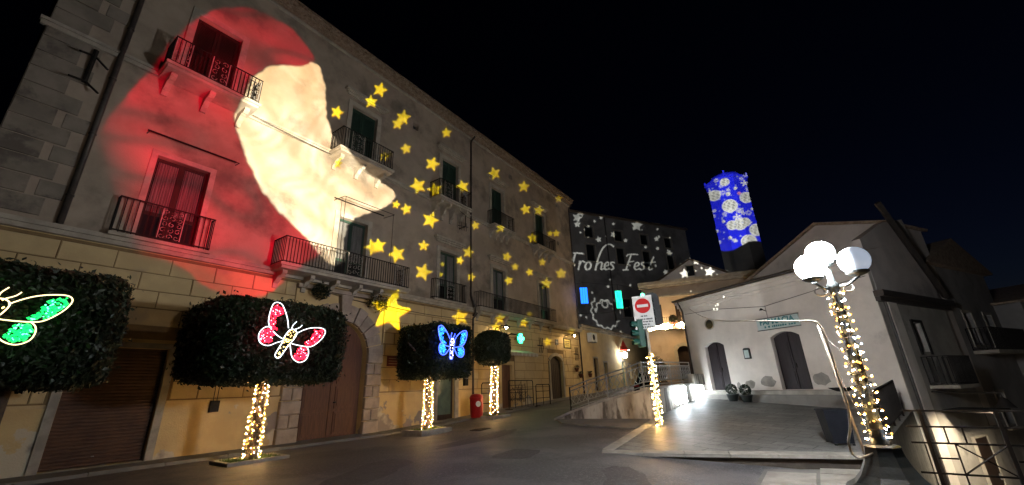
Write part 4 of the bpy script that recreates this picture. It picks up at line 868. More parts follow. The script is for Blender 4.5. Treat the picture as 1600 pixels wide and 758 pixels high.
def light_string(name, lab, path, rad, turns, nb, loc, warm='warm', cool=.06, rb=.016, group=None, seed=1, jit=.03):
    """a wire wound round a stem with small lamps along it"""
    t = thing(name, lab, 'light string', loc, group=group)
    rr = random.Random(seed); pts = []; P = [Vector(p) for p in path]
    seg = [0]
    for k in range(len(P)-1): seg.append(seg[-1]+(P[k+1]-P[k]).length)
    def on(s):
        s *= seg[-1]
        for k in range(len(P)-1):
            if s <= seg[k+1] or k == len(P)-2: return P[k].lerp(P[k+1], (s-seg[k])/(seg[k+1]-seg[k]))
    N_ = int(turns*14)
    for k in range(N_+1):
        s = k/N_; a = 2*math.pi*turns*s+.25*math.sin(s*17); r_ = rad(s) if callable(rad) else rad
        c = on(min(1,max(0,s+.012*math.sin(s*41)))); pts.append(c+Vector((r_*math.cos(a), r_*math.sin(a), 0)))
    MB().tube(pts, .008, 4, caps=False).build('wire', K['blackcable'], t)
    bw, bc, ba = MB(), MB(), MB()
    for k in range(nb):
        s = min(1, max(0, (k+rr.uniform(-.9,.9))/nb)); a = 2*math.pi*turns*s+.25*math.sin(s*17)+rr.uniform(-.32,.32); r_ = (rad(s) if callable(rad) else rad)+.02+rr.uniform(0,jit)
        c = on(s)+Vector((r_*math.cos(a), r_*math.sin(a), rr.uniform(-jit,jit)))
        u_ = rr.random()
        if u_ < cool: bc.octa(c, rb*.8)
        elif k % 2: bw.octa(c, rb*rr.uniform(.5,.8))
        else: ba.octa(c, rb*rr.uniform(1.0,1.5))
    stuff(bw.build('lamps', G_[warm], t, smooth=True))
    stuff(ba.build('amber_lamps', G_['amber'], t, smooth=True))
    if bc.v: stuff(bc.build('cool_lamps', G_['cool'], t, smooth=True))
    return t

T1, p1 = build_tree(1.08, 12.6, .42, (1.90,1.4,1.10), 2.98, 9.0, 26000, 3, 'clipped dark tree at the left edge carrying the green butterfly', 0.0)
T2, p2 = build_tree(5.72, 12.55, 5.65, (1.82,1.33,1.06), 2.98, 7.5, 28000, 5, 'clipped dark tree carrying the red butterfly, nearest whole tree on the left', -.02)
T3, p3 = build_tree(12.15, 12.75, 12.47, (1.08,1.2,1.04), 3.09, 11.0, 20000, 8, 'box-clipped dark tree carrying the blue butterfly', .1)
T4, p4 = build_tree(16.95, 13.2, 16.9, (.84,.84,.84), 3.52, 3.0, 12000, 11, 'small round-headed tree with a leaning lit trunk beside the red bin', .28, lean=.18, cr=.115)
planter(5.72, 12.55, -.02, 'pale stone planter kerb round the second tree, nearest to the camera')
planter(12.15, 12.75, .1, 'pale stone planter kerb round the box-clipped tree', .8)
planter(16.95, 13.2, .26, 'pale stone planter kerb round the small round tree', .7)
GL = 'light strings wound round trunks and posts'
def tr_path(pth, z0, z1):
    P = [Vector(p) for p in pth]; out = []
    for k in range(9):
        z = z0+(z1-z0)*k/8
        for i in range(len(P)-1):
            if P[i].z <= z <= P[i+1].z or i == len(P)-2:
                out.append(P[i].lerp(P[i+1], (z-P[i].z)/(P[i+1].z-P[i].z))); break
    return out
light_string('light_string', 'warm light string wound round the trunk of the red butterfly tree', tr_path(p2,.05,1.95), lambda s: .175-.045*s, 17, 150, (5.72,12.55,-.02), seed=2, group=GL)
light_string('light_string', 'warm light string wound round the trunk of the blue butterfly tree', tr_path(p3,.08,2.05), lambda s: .175-.045*s, 16, 140, (12.15,12.75,.1), seed=3, group=GL, cool=.04)
light_string('light_string', 'warm light string wound round the leaning trunk of the small round tree', tr_path(p4,.1,2.35), lambda s: .165-.035*s, 17, 145, (16.95,13.2,.28), seed=4, group=GL, cool=.04)

def catmull(pts, closed=False, n=5):
    P = [np.array(p, float) for p in pts]; m = len(P); out = []
    rng_ = range(m) if closed else range(m-1)
    for k in rng_:
        if closed: a, b_, c, d = P[k-1], P[k], P[(k+1)%m], P[(k+2)%m]
        else: a, b_, c, d = P[max(k-1,0)], P[k], P[k+1], P[min(k+2,m-1)]
        for j in range(n):
            t = j/n; out.append(.5*((2*b_)+(-a+c)*t+(2*a-5*b_+4*c-d)*t*t+(-a+3*b_-3*c+d)*t**3))
    if not closed: out.append(P[-1])
    return [tuple(o) for o in out]
def inside(poly, x, z):
    c = False; n = len(poly)
    for i in range(n):
        x1, z1 = poly[i]; x2, z2 = poly[i-1]
        if (z1 > z) != (z2 > z) and x < (x2-x1)*(z-z1)/(z2-z1)+x1: c = not c
    return c
def butterfly(lab, loc, rope, led, led2, body, ang=0.0, sc=1.0, seed=1, r=.011, yaw=0.0):
    t = thing('butterfly_light', lab, 'light figure', loc); ca, sa = math.cos(ang), math.sin(ang)
    t.rotation_euler[2] = yaw
    def tf(p): return (sc*(p[0]*ca-p[1]*sa), 0.0, sc*(p[0]*sa+p[1]*ca))
    rr = random.Random(seed)
    for k in ('w1','w2','w3','w4'):
        pts = [tf(p) for p in catmull(BFLY[k])]
        MB().tube([(p[0], -.02, p[2]) for p in pts], r, 6).build('wing_outline', G_[rope], t, smooth=True)
    pts = [tf(p) for p in catmull(BFLY['body'], True)]
    MB().tube(pts, r*1.1, 6, closed=True).build('body_outline', G_[rope], t, smooth=True)
    for k in ('a1','a2'): MB().tube([tf(p) for p in catmull(BFLY[k])], r*.9, 6).build('feeler', G_[rope], t, smooth=True)
    for k in ('f1','f2','f3','f4'):
        P = BFLY[k]; xs = [p[0] for p in P]; zs = [p[1] for p in P]; b1, b2 = MB(), MB(); n = 0
        while n < 120:
            x, z = rr.uniform(min(xs),max(xs)), rr.uniform(min(zs),max(zs))
            if inside(P, x, z):
                q = tf((x,z)); n += 1
                if rr.random() < .86: b1.octa((q[0], rr.uniform(-.05,.04), q[2]), rr.uniform(.018,.032))
                else: b2.octa((q[0], rr.uniform(-.06,.0), q[2]), rr.uniform(.01,.018))
        w = stuff(b1.build('wing_lamps', G_[led], t)); stuff(b2.build('wing_sparkle_lamps', G_[led2], t))
    b1 = MB(); n = 0; P = BFLY['body']; xs = [p[0] for p in P]; zs = [p[1] for p in P]
    while n < 45:
        x, z = rr.uniform(min(xs),max(xs)), rr.uniform(min(zs),max(zs))
        if inside(P, x, z):
            q = tf((x,z)); n += 1; b1.octa((q[0], rr.uniform(-.03,.03), q[2]), rr.uniform(.014,.022))
    stuff(b1.build('body_lamps', G_[body], t))
    b = MB(); b.tube([tf((-.3,.0)), tf((.55,-.05))], .012, 5); b.tube([tf((0,0)), (tf((0,0))[0], .35, tf((0,0))[2])], .015, 5); b.build('frame', K['iron'], t)
    return t
butterfly('red butterfly light figure with white rope outline on the second tree', (5.42,10.93,2.94), 'rope_white', 'red', 'pink', 'gold', seed=5)
butterfly('blue butterfly light figure on the box-clipped tree', (11.93,11.3,3.18), 'rope_blue', 'blue', 'sky', 'pinkish', ang=math.radians(20), sc=1.0, seed=6, r=.013)
butterfly('green butterfly light figure cut by the left edge of the picture', (.49,10.9,3.02), 'rope_warm', 'green', 'mint', 'gold', ang=math.radians(6), sc=.93, seed=7)

# ------------------------------------------------------------------ red bin and barrier frames by the small tree
t = thing('litter_bin', 'red litter bin with a round white sticker beside the middle downpipe', 'bin', (16.3,13.75,.28))
b = MB(); b.lathe([(.0,0),(.27,0),(.30,.05),(.33,.85),(.345,.86),(.345,.92),(.30,.94),(.29,.88),(.0,.86)], n=24); b.build('bin_body', K['redplastic'], t, smooth=True)
MB().lathe([(.33,.93),(.30,1.0),(.2,1.06),(0,1.08)], n=24).build('lid', K['redplastic'], t, smooth=True)
b = MB(); d = Vector((-.76,-.65,0)).normalized(); q = Vector((-d.y,d.x,0)); c = d*.336+Vector((.05,-.06,.62))
pts = [tuple(c+q*(.12*math.cos(k*math.pi/8))+Vector((0,0,.13*math.sin(k*math.pi/8)))+d*.006) for k in range(16)]; b.poly(pts); b.poly([tuple(Vector(p)-d*.012) for p in pts]); b.build('sticker', K['white'], t)
def barrier(lab, x0, x1, y, z0, z1, ym=None, grp='dark steel barrier frames by the shop'):
    t = thing('barrier_frame', lab, 'barrier', ((x0+x1)/2, y, z0), group=grp); w = (x1-x0)/2; h = z1-z0
    b = MB(); b.tube([(-w,0,-.05),(-w,0,h-.08),(-w+.08,0,h),(w-.08,0,h),(w,0,h-.08),(w,0,-.05)], .028, 6); b.build('frame', K['iron'], t, smooth=True)
    for k in range(2): MB().tube([(-w,0,h*(.33+.33*k)),(w,0,h*(.33+.33*k))], .02, 6).build('cross_bar', K['iron'], t)
    n = max(1, int(w*2/.6))
    for k in range(1, n): MB().tube([(-w+2*w*k/n,0,.0),(-w+2*w*k/n,0,h)], .018, 5).build('upright', K['iron'], t)
    b = MB(); b.box(-w-.02,-w+.02,-.25,.25,-.06,-.02); b.box(w-.02,w+.02,-.25,.25,-.06,-.02); b.build('foot', K['iron'], t)
barrier('dark barrier frame behind the leaning lit trunk', 17.0, 18.1, 14.0, .38, 1.85)
barrier('dark barrier frame in front of the brown side door, highest of the three', 19.4, 21.9, 14.05, .5, 1.95)
barrier('dark barrier frame nearest to the arched door', 22.0, 23.6, 13.9, .55, 1.7)
t = thing('display_rack', 'dark wire rack with dried branches behind the barrier frames', 'rack', (21.0,14.55,.5)); b = MB()
for x in (-.8,.8): b.tube([(x,0,0),(x,0,1.3)], .02, 5)
for z in (.4,.8,1.2): b.tube([(-.8,0,z),(.8,0,z)], .016, 5)
b.build('frame', K['iron'], t); b = MB(); rr = random.Random(9)
for k in range(90):
    x = rr.uniform(-.8,.8); z = rr.uniform(.2,1.0); b.tube([(x,rr.uniform(-.12,.12),z),(x+rr.uniform(-.2,.2),rr.uniform(-.15,.15),z+rr.uniform(.1,.4))], .009, 3, caps=False)
stuff(b.build('branches', K['bark'], t))

# ------------------------------------------------------------------ retaining wall, railing and light curtain
rw = thing('retaining_wall', 'stained plaster retaining wall below the ramp railing', 'wall', (0,0,0))
WA = [(16.45,9.5,.2),(16.38,8.6,.52),(16.3,7.2,.92),(16.2,5.25,1.33)]
b = MB(); n = len(WA)
for k in range(n-1):
    p, q = WA[k], WA[k+1]
    b.slab([(p[0],p[1]),(p[0]+.3,p[1]),(q[0]+.3,q[1]),(q[0],q[1])], -.5, [p[2],p[2],q[2],q[2]])
b.build('ramp_wall', K['stonewall'], rw)
WB = [(16.2,5.22,1.33),(20,5.07,1.40),(24.3,4.95,1.46)]
b = MB()
for k in range(2):
    p, q = WB[k], WB[k+1]; b.slab([(p[0],p[1]),(q[0],q[1]),(q[0],q[1]+.32),(p[0],p[1]+.32)], -.5, [p[2],q[2],q[2],p[2]])
b.build('square_wall', K['stonewall'], rw)
for PTS, dx, dy in ((WA,.15,0),(WB,0,.16)):
    for k in range(len(PTS)-1):
        p, q = PTS[k], PTS[k+1]; m = max(1, int((Vector(q)-Vector(p)).length/1.1))
        for j in range(m):
            a = Vector(p).lerp(Vector(q), j/m); c = Vector(p).lerp(Vector(q), (j+1)/m); s = (c-a); s.z = 0; s.normalize(); o = Vector((-s.y,s.x,0))*.2; ctr = Vector((dx,dy,0)); a = a+s*.006+ctr; c = c-s*.006+ctr
            pts = [a-o, c-o, c+o, a+o]; MB().slab([(v.x,v.y) for v in pts], [v.z+.004 for v in pts], [v.z+.085 for v in pts]).build('coping_stone', K['kerb'], rw)
MB().slab([(22.3,4.9),(24.4,4.82),(24.4,5.35),(22.3,5.42)], 1.40, 1.92).build('end_block', K['stonewall'], rw)
ral = thing('ramp_railing', 'grey steel railing with ornamental panels along the top of the ramp wall', 'railing', (0,0,0))
RP = [(16.55,8.75,.55),(16.5,7.9,.80),(16.47,7.0,1.02),(16.43,6.1,1.22),(16.36,5.45,1.40),(18.0,5.38,1.45),(19.7,5.31,1.48),(21.3,5.25,1.51),(22.9,5.18,1.54)]
for k, p in enumerate(RP): MB().box(p[0]-.022,p[0]+.022,p[1]-.022,p[1]+.022,p[2]-.1,p[2]+.98).build('post', K['iron'] if k == 0 else K['steel'], ral)
for k in range(len(RP)-1):
    p, q = Vector(RP[k]), Vector(RP[k+1]); b = MB()
    for z in (.95,.80,.22,.08): b.tube([p+Vector((0,0,z)), q+Vector((0,0,z))], .021 if z < .9 else .027, 5)
    stuff(b.build('rail', K['steel'], ral))
    b = MB(); L_ = (q-p).length; m = max(3, int(L_/.24))
    for j in range(m):
        a = p.lerp(q, (j+.12)/m); c = p.lerp(q, (j+.88)/m)
        b.tube([a+Vector((0,0,.22)), c+Vector((0,0,.5)), a+Vector((0,0,.8))], .015, 4); b.tube([c+Vector((0,0,.22)), a+Vector((0,0,.5)), c+Vector((0,0,.8))], .015, 4)
    b.build('ornament', K['steel'], ral)
def light_curtain(lab, x0, x1, y, z0, z1, n, seed):
    t = thing('light_curtain', lab, 'light curtain', (x0, y, z0), group='white light curtains on the retaining wall'); rr = random.Random(seed)
    b = MB(); w = MB(); m = int((x1-x0)/.11)
    for i in range(m+1):
        x = (x1-x0)*i/m; zl = rr.uniform(0,.2)+.22*(1+math.sin(i*.9+seed))*rr.random(); w.tube([(x,0,z1-z0),(x,-.01,zl)], .005, 3, caps=False)
        k = zl
        while k < z1-z0: b.octa((x+rr.uniform(-.02,.02), -.03+rr.uniform(-.02,.02), k), .024); k += .085
    stuff(b.build('lamps', G_['floodwhite'], t)); w.build('wire', K['cable'], t)
    MB().tube([(0,.01,z1-z0),(x1-x0,.01,z1-z0)], .015, 5).build('carrier', K['cable'], t)
light_curtain('dazzling white light curtain on the retaining wall, left and larger of two', 18.6, 20.6, 5.02, .62, 1.38, 0, 1)
light_curtain('dazzling white light curtain on the retaining wall, right one at its end', 21.7, 23.7, 4.9, .72, 1.38, 0, 2)

# ------------------------------------------------------------------ traffic light post with the no-entry sign
SX, SY = 14.33, 4.42
SZ = square_z(SX, SY)
tl = thing('traffic_light', 'traffic light post carrying a no-entry sign at the corner of the square', 'traffic light', (SX, SY, SZ))
to_cam = math.atan2(-SY, -SX)            # direction towards the road
fx, fy = math.cos(to_cam), math.sin(to_cam); rx, ry = -fy, fx   # rx: to the left seen from the road? (perpendicular)
MB().tube([(0,0,-.1),(0,0,4.2)], .05, 10).build('post', K['cable'], tl, smooth=True)
hd = thing_part('signal_head', tl); hd.location = (0,0,0)
def head(zc, dirv, off, lit, name='signal_head'):
    """three-lamp signal head with hooded visors facing dirv"""
    h = thing_part(name, tl); h.location = (off[0], off[1], zc); h.rotation_euler[2] = math.atan2(dirv[1], dirv[0])
    h.scale = (.88,.88,.88)
    b = MB(); b.box(-.16,.06,-.17,.17,-.52,.52); b.build('housing', K['trafgreen'], h)
    for k, z in enumerate((.34,0,-.34)):
        v = MB(); v.tube([(.0,0,0)], .1, 8) if False else None
        pts0 = [(.06, .14*math.cos(a), z+.14*math.sin(a)) for a in [math.radians(d) for d in range(-40,221,20)]]
        pts1 = [(.30, .14*math.cos(a), z+.14*math.sin(a)) for a in [math.radians(d) for d in range(-40,221,20)]]
        for j in range(len(pts0)-1): v.poly([pts0[j],pts0[j+1],pts1[j+1],pts1[j]])
        v.build('visor', K['trafgreen'], h)
        l = MB(); l.poly([(.065, .115*math.cos(2*math.pi*j/14), z+.115*math.sin(2*math.pi*j/14)) for j in range(14)])
        l.build('lens', lit[k] if lit and lit[k] else K['black'], h)
    return h
bpy.data.objects.remove(hd)
left = (-.577*1.0, .816)   # towards image left
head(2.98, (-.62,.78), (-.05,.26), None)
head(3.75, (-.95,-.30), (.30,-.16), [None,None,None])
b = MB(); b.prism([(-.3,-.62),(.3,-.62),(.3,.45),(.22,.6),(.1,.66),(-.1,.66),(-.22,.6),(-.3,.45)], 0, .02)
bo = b.build('backboard', K['black'], tl); bo.scale = (.88,1,.9); bo.location = (.2,-.24,3.78); bo.rotation_euler[2] = to_cam+math.pi/2+math.pi
bl = MB().ball((0,0,0), .07, 10, 6).build('green_lamp', G_['mint'], tl); bl.location = (.02,-.02,4.30)
# the sign plate: white panel, red disc with white bar, four lines of small print
sp = thing_part('sign', tl); sp.scale = (.9,.9,.9); sp.location = (-.08,.0,3.66); sp.rotation_euler[2] = to_cam+math.pi/2-.12
# local: x to the right seen from the road, y away from the viewer
b = MB(); b.box(-.37,.37,0,.02,-.62,.66); b.build('panel', K['white'], sp)
b = MB(); b.prism([(.29*math.cos(2*math.pi*k/32), .27+.29*math.sin(2*math.pi*k/32)) for k in range(32)], -.012, -.002); b.build('red_disc', K['signred'], sp)
MB().box(-.21,.21,-.018,-.013,.215,.325).build('white_bar', K['white'], sp)
def text_mesh(body, size, m, parent, loc, name='lettering', shear=0.0, align='CENTER', ext=.002, bold=0.0):
    """raised lettering standing in the local x-z plane, facing -y"""
    cu = bpy.data.curves.new(name, 'FONT'); cu.body = body; cu.size = size; cu.align_x = align; cu.extrude = ext; cu.shear = shear; cu.offset = bold
    o = bpy.data.objects.new(name, cu); COL.objects.link(o)
    dg = bpy.context.evaluated_depsgraph_get(); me = bpy.data.meshes.new_from_object(o.evaluated_get(dg)); bpy.data.objects.remove(o)
    me.transform(Matrix.Rotation(math.radians(90), 4, 'X')); me.materials.clear(); me.materials.append(m)
    return put(name, me, parent, loc)
rr = random.Random(21)
for z, a, c in ((-.13,-.12,.12),(-.25,-.30,.30),(-.35,-.30,.30),(-.45,-.20,.20),(-.55,-.28,.28)):
    b = MB(); x = a
    while x < c:      # small print, too small to read
        w = rr.uniform(.03,.05); b.box(x, min(x+w,c), -.005, -.001, z-rr.uniform(.018,.026), z+rr.uniform(.018,.03)); x += w+rr.choice((.008,.008,.03))
    stuff(b.build('small_print', K['black'], sp))
light_string('light_string', 'warm light string wound round the traffic light post', [(0,0,.03),(0,0,2.25)], .08, 14, 120, (SX,SY,SZ), seed=8, group=GL, cool=.0, rb=.022)

# ------------------------------------------------------------------ three-globe street lamp
LX, LY = 8.6, -.56
lp = thing('street_lamp', 'street lamp with three white globes on a flared pedestal at lower right', 'street lamp', (LX, LY, 0))
sc_ = 1.0
prof = [(.60,-.4),(.60,.02),(.57,.06),(.46,.12),(.37,.22),(.29,.36),(.245,.48),(.225,.58),(.235,.60),(.19,.62),(.0,.62)]
b = MB(); i0 = 0; n = 8
for (r_, z) in prof:
    for q in range(n):
        g = 2*math.pi*(q+.5)/n; b.v.append((r_*math.cos(g), r_*math.sin(g), z))
for k in range(len(prof)-1):
    for q in range(n): b.f.append((k*n+q, k*n+(q+1)%n, (k+1)*n+(q+1)%n, (k+1)*n+q))
b.build('pedestal', K['lampmetal'], lp)
MB().lathe([(.13,.62),(.12,.7),(.085,.8),(.08,1.6),(.07,2.4),(.065,2.95),(.09,2.98),(.09,3.04),(.05,3.1),(.04,3.3),(.0,3.34)], n=16).build('post', K['lampmetal'], lp, smooth=True)
GLB = [((.02,.06,3.68),'globe'),((-.02,.33,3.40),'globe'),((-.02,-.42,3.40),'globe_unlit')]
GLB = [((.26,.03,3.66),'globe'),((-.12,.24,3.37),'globe'),((-.10,-.36,3.38),'globe_unlit')]
for (c, g) in GLB:
    arm = MB(); base = Vector((c[0],c[1],c[2]-.205)); st = Vector((0,0,3.02))
    mid = st.lerp(base,.55)+Vector((0,0,-.10)); arm.tube([st, st.lerp(mid,.6)+Vector((0,0,-.02)), mid, base+Vector((0,0,-.06)), base], .022, 8)
    a = arm.build('arm', K['lampmetal'], lp, smooth=True)
    MB().lathe([(.03,-.06),(.12,-.03),(.16,.0),(.155,.02),(.10,.035),(0,.035)], tuple(base), 16).build('collar', K['lampmetal'], a, smooth=True)
    prof = [((.22*math.sin(math.pi*k/14)+1e-4), -.22*math.cos(math.pi*k/14)) for k in range(1,15)]
    MB().lathe(prof, c, 24).build('globe', G_[g], lp, smooth=True)
for a0, s_ in ((-1.4,1),(1.75,-1)):   # scroll ornaments
    d = Vector((math.cos(a0), math.sin(a0), 0)); pts = []
    for k in range(16): 
        q = k*.45; r_ = .11-.004*k; pts.append(Vector((0,0,2.98))+d*(.19-r_*math.cos(q))+Vector((0,0,s_*r_*math.sin(q)*.8-.02)))
    MB().tube(pts, .014, 6).build('scroll', K['lightiron'], lp, smooth=True)
light_string('light_string', 'warm and cool light string wound round the three-globe lamp post', [(0,0,.66),(0,0,2.92)], lambda s: .125-.035*s, 19, 190, (LX,LY,0), seed=12, group=GL, cool=.16, rb=.014, jit=.02)
wire('lamp_cable', 'thick pale cable curving up beside the lamp post and off over the square', [], 0) if False else None
cb = MB(); pts = catmull([(8.45,-.62,.62),(8.42,-.25,.45),(8.40,-.17,.62),(8.4,-.24,.85),(8.4,-.29,1.15),(8.4,-.28,1.5),(8.4,-.27,1.9),(8.4,-.26,2.2),(8.42,-.23,2.38),(8.5,-.12,2.48),(9.2,.45,2.62),(12.5,2.0,3.18),(20.0,3.9,4.55),(24.05,4.95,5.42)], n=6)
tag(cb.tube(pts, [.017]*56+[.010]*(len(pts)-56), 6).build('lamp_cable', K['cable'], smooth=True), 'thick pale cable curving up beside the lamp post and away over the square', 'cable')
t = thing('leaning_pole', 'thin grey wooden pole leaning beside the lamp post', 'pole', (9.1,-.5,-.2))
MB().tube([(.1,.1,0),(.0,.28,2.66)], .02, 7).build('pole', K['trim'], t, smooth=True)
MB().tube([(.0,.27,2.55),(-.2,.15,1.6),(-.35,.02,.9)], .004, 4).build('guy_wire', K['lightiron'], t); MB().tube([(.0,.27,2.5),(-.35,-.05,2.0)], .004, 4).build('guy_wire', K['lightiron'], t)

# ------------------------------------------------------------------ dark railing on the right
fn = thing('iron_fence', 'black iron railing with crossed bars in front of the lower lane', 'railing', (9.02,0,0))
zb, ztp = .02, 1.06
ys = [-1.15,-1.95,-2.75,-3.55,-4.35]
for y in ys: MB().box(-.022,.022,y-.022,y+.022,-.2,ztp+.02).build('post', K['iron'], fn)
for z in (ztp, .84, .62, .22, zb):
    MB().box(-.014,.014,ys[-1]-3,-.95,z-.012,z+.012).build('rail', K['iron'], fn)
for k in range(len(ys)-1):
    y0, y1 = ys[k]-.022, ys[k+1]+.022; w = y1-y0
    for f_ in (.25, .5): MB().box(-.01,.01,y0+w*f_-.009,y0+w*f_+.009,.633,.827).build('upright', K['iron'], fn)
    for f_ in (.33,): MB().box(-.01,.01,y0+w*f_-.009,y0+w*f_+.009,.033,.607).build('upright', K['iron'], fn)
    MB().tube([(-.017,y0+w*.34,.235),(-.017,y1,.61)], .011, 5).build('brace', K['iron'], fn); MB().tube([(.017,y0+w*.34,.61),(.017,y1,.235)], .011, 5).build('brace', K['iron'], fn)
    MB().box(-.012,.012,y0+w*.02,y0+w*.31,.42-.01,.42+.01).build('short_rail', K['iron'], fn)
wire('fence_cable', 'pale cable lying along the foot of the iron railing', [(8.7,-.75,.1),(8.98,-1.3,.06),(8.99,-3.9,.05)], r=.012, m='cable', sag=.02)
t = thing('light_string', 'green and blue light string at the foot of the iron railing', 'light string', (8.93,-2.2,.03)); b1, b2 = MB(), MB(); rr = random.Random(4)
for k in range(14):
    y = -.12*k+rr.uniform(-.04,.04); (b1 if k % 3 else b2).octa((rr.uniform(-.03,.03),y,rr.uniform(.0,.03)), .013)
b1.build('green_lamps', glow('teal_lamp',(.02,.9,.6),6), t); b2.build('blue_lamps', glow('violet_lamp',(.2,.2,1.0),8), t); MB().tube([(0,.1,0),(0,-.8,.01),(0,-1.75,0)], .007, 4).build('wire', K['blackcable'], t)

# dark container, bowl and railing on the right side of the square
t = thing('dark_container', 'dark blue box container standing at the right end of the square', 'container', (13.2,-.12,square_z(13.2,-.12)), rotz=math.radians(18))
t.scale = (.8,.8,.85)
b = MB(); b.slab([(-.42,-.36),(.42,-.36),(.42,.36),(-.42,.36)], 0, .01)
b.v = []; b.f = []
lo = [(-.28,-.26),(.28,-.26),(.28,.26),(-.28,.26)]; hi = [(-.34,-.33),(.34,-.33),(.34,.33),(-.34,.33)]
b.v = [(x,y,.04) for x,y in lo]+[(x,y,.86) for x,y in hi]; b.f = [(3,2,1,0),(4,5,6,7)]+[(k,(k+1)%4,4+(k+1)%4,4+k) for k in range(4)]; b.build('tub', K['darkbox'], t)
b = MB(); b.box(-.36,.36,-.35,.35,.862,.90); b.build('lid', K['darkbox'], t); b = MB()
for x in (-.3,.3):
    for y in (-.22,.22): b.lathe([(.0,0),(.04,0),(.04,.05),(0,.05)], (x,y,-.005), 8)
b.build('feet', K['rubber'], t)
t = thing('dark_bowl', 'shallow black bowl on the step by the right pharmacy door', 'bowl', (17.6,-.6,1.12)); MB().lathe([(.0,0),(.15,0),(.36,.1),(.38,.12),(.34,.12),(.0,.05)], n=20).build('bowl', K['iron'], t, smooth=True)
sr = thing('stair_railing', 'dark railing at the right edge of the square behind the lit lamp post', 'railing', (0,0,0))
P = [(14.2,-1.02),(15.2,-1.25),(16.2,-1.48),(17.2,-1.71),(18.2,-1.94)]
for p in P: MB().box(p[0]-.025,p[0]+.025,p[1]-.025,p[1]+.025,square_z(*p)-.05,square_z(*p)+1.05).build('post', K['iron'], sr)
for k in range(len(P)-1):
    p = Vector((*P[k], square_z(*P[k]))); q = Vector((*P[k+1], square_z(*P[k+1])))
    b = MB(); b.tube([p+Vector((0,0,1.05)), q+Vector((0,0,1.05))], .025, 6); b.tube([p+Vector((0,0,.12)), q+Vector((0,0,.12))], .018, 6); b.build('rail', K['iron'], sr)
    for j in range(1,10):
        c = p.lerp(q, j/10); MB().box(c.x-.012,c.x+.012,c.y-.012,c.y+.012,c.z+.12,c.z+1.05).build('bar', K['iron'], sr)

# ------------------------------------------------------------------ the pharmacy
FR = math.atan2(-.854, -.52)
fa = thing('pharmacy', 'low pale pharmacy with two arched doors at the back of the square', 'building', (24.57,5.44,0), FR)
FW = 9.2
fops = [(1.12,2.32,1.12,3.46,.2),(4.83,6.13,1.12,3.52,.22)]
b = MB(); wall_face(b, .0, FW, -.6, 5.55, fops, depth=.35); fw_ = b.build('front_wall', K['farm'], fa)
b = MB(); b.box(0.0, FW-.75, .37, 7, -.6, 5.9); b.poly([(FW,0,-.6),(FW,0,5.6),(FW-.05,.37,5.6),(FW-.05,.37,-.6)]); b.poly([(FW-.8,.375,-.6),(FW-.04,.375,-.6),(FW-.04,.375,5.6),(FW-.8,.375,5.6)]); b.poly([(0,0,-.6),(0,.37,-.6),(0,.37,5.6),(0,0,5.6)]); b.build('inner_body', K['farm'], fa)
b = MB(); b.box(-.1, FW+.05, -.06, -.001, 5.36, 5.5); b.box(-.16, FW+.1, -.16, .3, 5.501, 5.70); b.box(-.2, FW+.14, -.24, .36, 5.701, 5.84); b.build('cornice', K['farm'], fa)
b = MB(); b.tube([(-.3,-.32,5.93),(FW+.2,-.32,5.93)], .05, 8); b.build('gutter', K['pipe'], fa)
b = MB(); b.poly([(-.3,-.36,5.99),(FW+.2,-.36,5.99),(FW-.4,4.05,6.9),(-.3,4.05,6.9)]); b.poly([(-.3,-.36,5.9),(-.3,4.05,6.9),(-.3,4.05,5.8)]); b.build('roof', K['tile'], fa)
b = MB(); b.box(.3, FW-.35, -.62, -.001, .2, 1.1); b.build('step', K['kerb'], fa); b = MB(); b.box(.1, FW-.1, -.95, -.621, .2, .93); b.build('lower_step', K['pave'], fa)
for o in fops:
    d = thing_part('door', fa); cx = (o[0]+o[1])/2
    pts = [(o[0]+.01,1.12),(o[1]-.01,1.12)]+[(cx+(p[0]-cx)*.985,p[1]-.012) for p in reversed(arch_pts(o[0],o[1],o[3],o[4]))]
    MB().prism(pts, .2, .26).build('door_leaf', K['darkdoor'], d)
    for a, c in ((o[0]+.12, cx-.06), (cx+.06, o[1]-.12)):
        for z0, z1 in ((1.25,1.85),(1.97,3.1)): MB().box(a,c,.178,.199,z0,z1).build('door_panel', K['darkdoor'], d)
    MB().box(cx-.025,cx+.025,.172,.199,1.14,o[3]-.06).build('middle_post', K['darkdoor'], d)
    MB().box(cx+.08,cx+.12,.14,.171,2.0,2.18).build('handle', K['iron'], d)
t = thing('round_window', 'round dark window above the left pharmacy door', 'window', (0,0,0), 0); t.parent = None
def fa_world(x, y, z):
    c, s = math.cos(FR), math.sin(FR); return (24.57+x*c-y*s, 5.44+x*s+y*c, z)
t.location = fa_world(1.72,-.02,4.38); t.rotation_euler[2] = FR
b = MB(); b.prism([(.24*math.cos(2*math.pi*k/20), .24*math.sin(2*math.pi*k/20)) for k in range(20)], -.01, .015); b.build('pane', K['glass'], t)
b = MB(); b.tube([(.26*math.cos(2*math.pi*k/24), -.005, .26*math.sin(2*math.pi*k/24)) for k in range(24)], .035, 6, closed=True); b.build('rim', K['trim'], t, smooth=True)
t = thing('notice_case', 'small grey notice case on the wall between the pharmacy doors', 'notice case', fa_world(3.55,-.002,2.74), FR)
b = MB(); b.prism([(-.16,-.25),(.16,-.25),(.16,.2),(.1,.25),(-.1,.25),(-.16,.2)], -.09, 0); b.build('case', K['lampmetal'], t)
MB().box(-.12,.12,-.094,-.091,-.2,.15).build('glazing', K['signpale'], t); MB().lathe([(0,0),(.02,0),(.02,.02),(0,.02)], (0,-.1,.06), 8).build('lock', K['white'], t)
t = thing('shop_sign', 'pale green signboard with dark teal lettering over the right pharmacy door', 'sign', fa_world(5.36,-.03,3.92), FR)
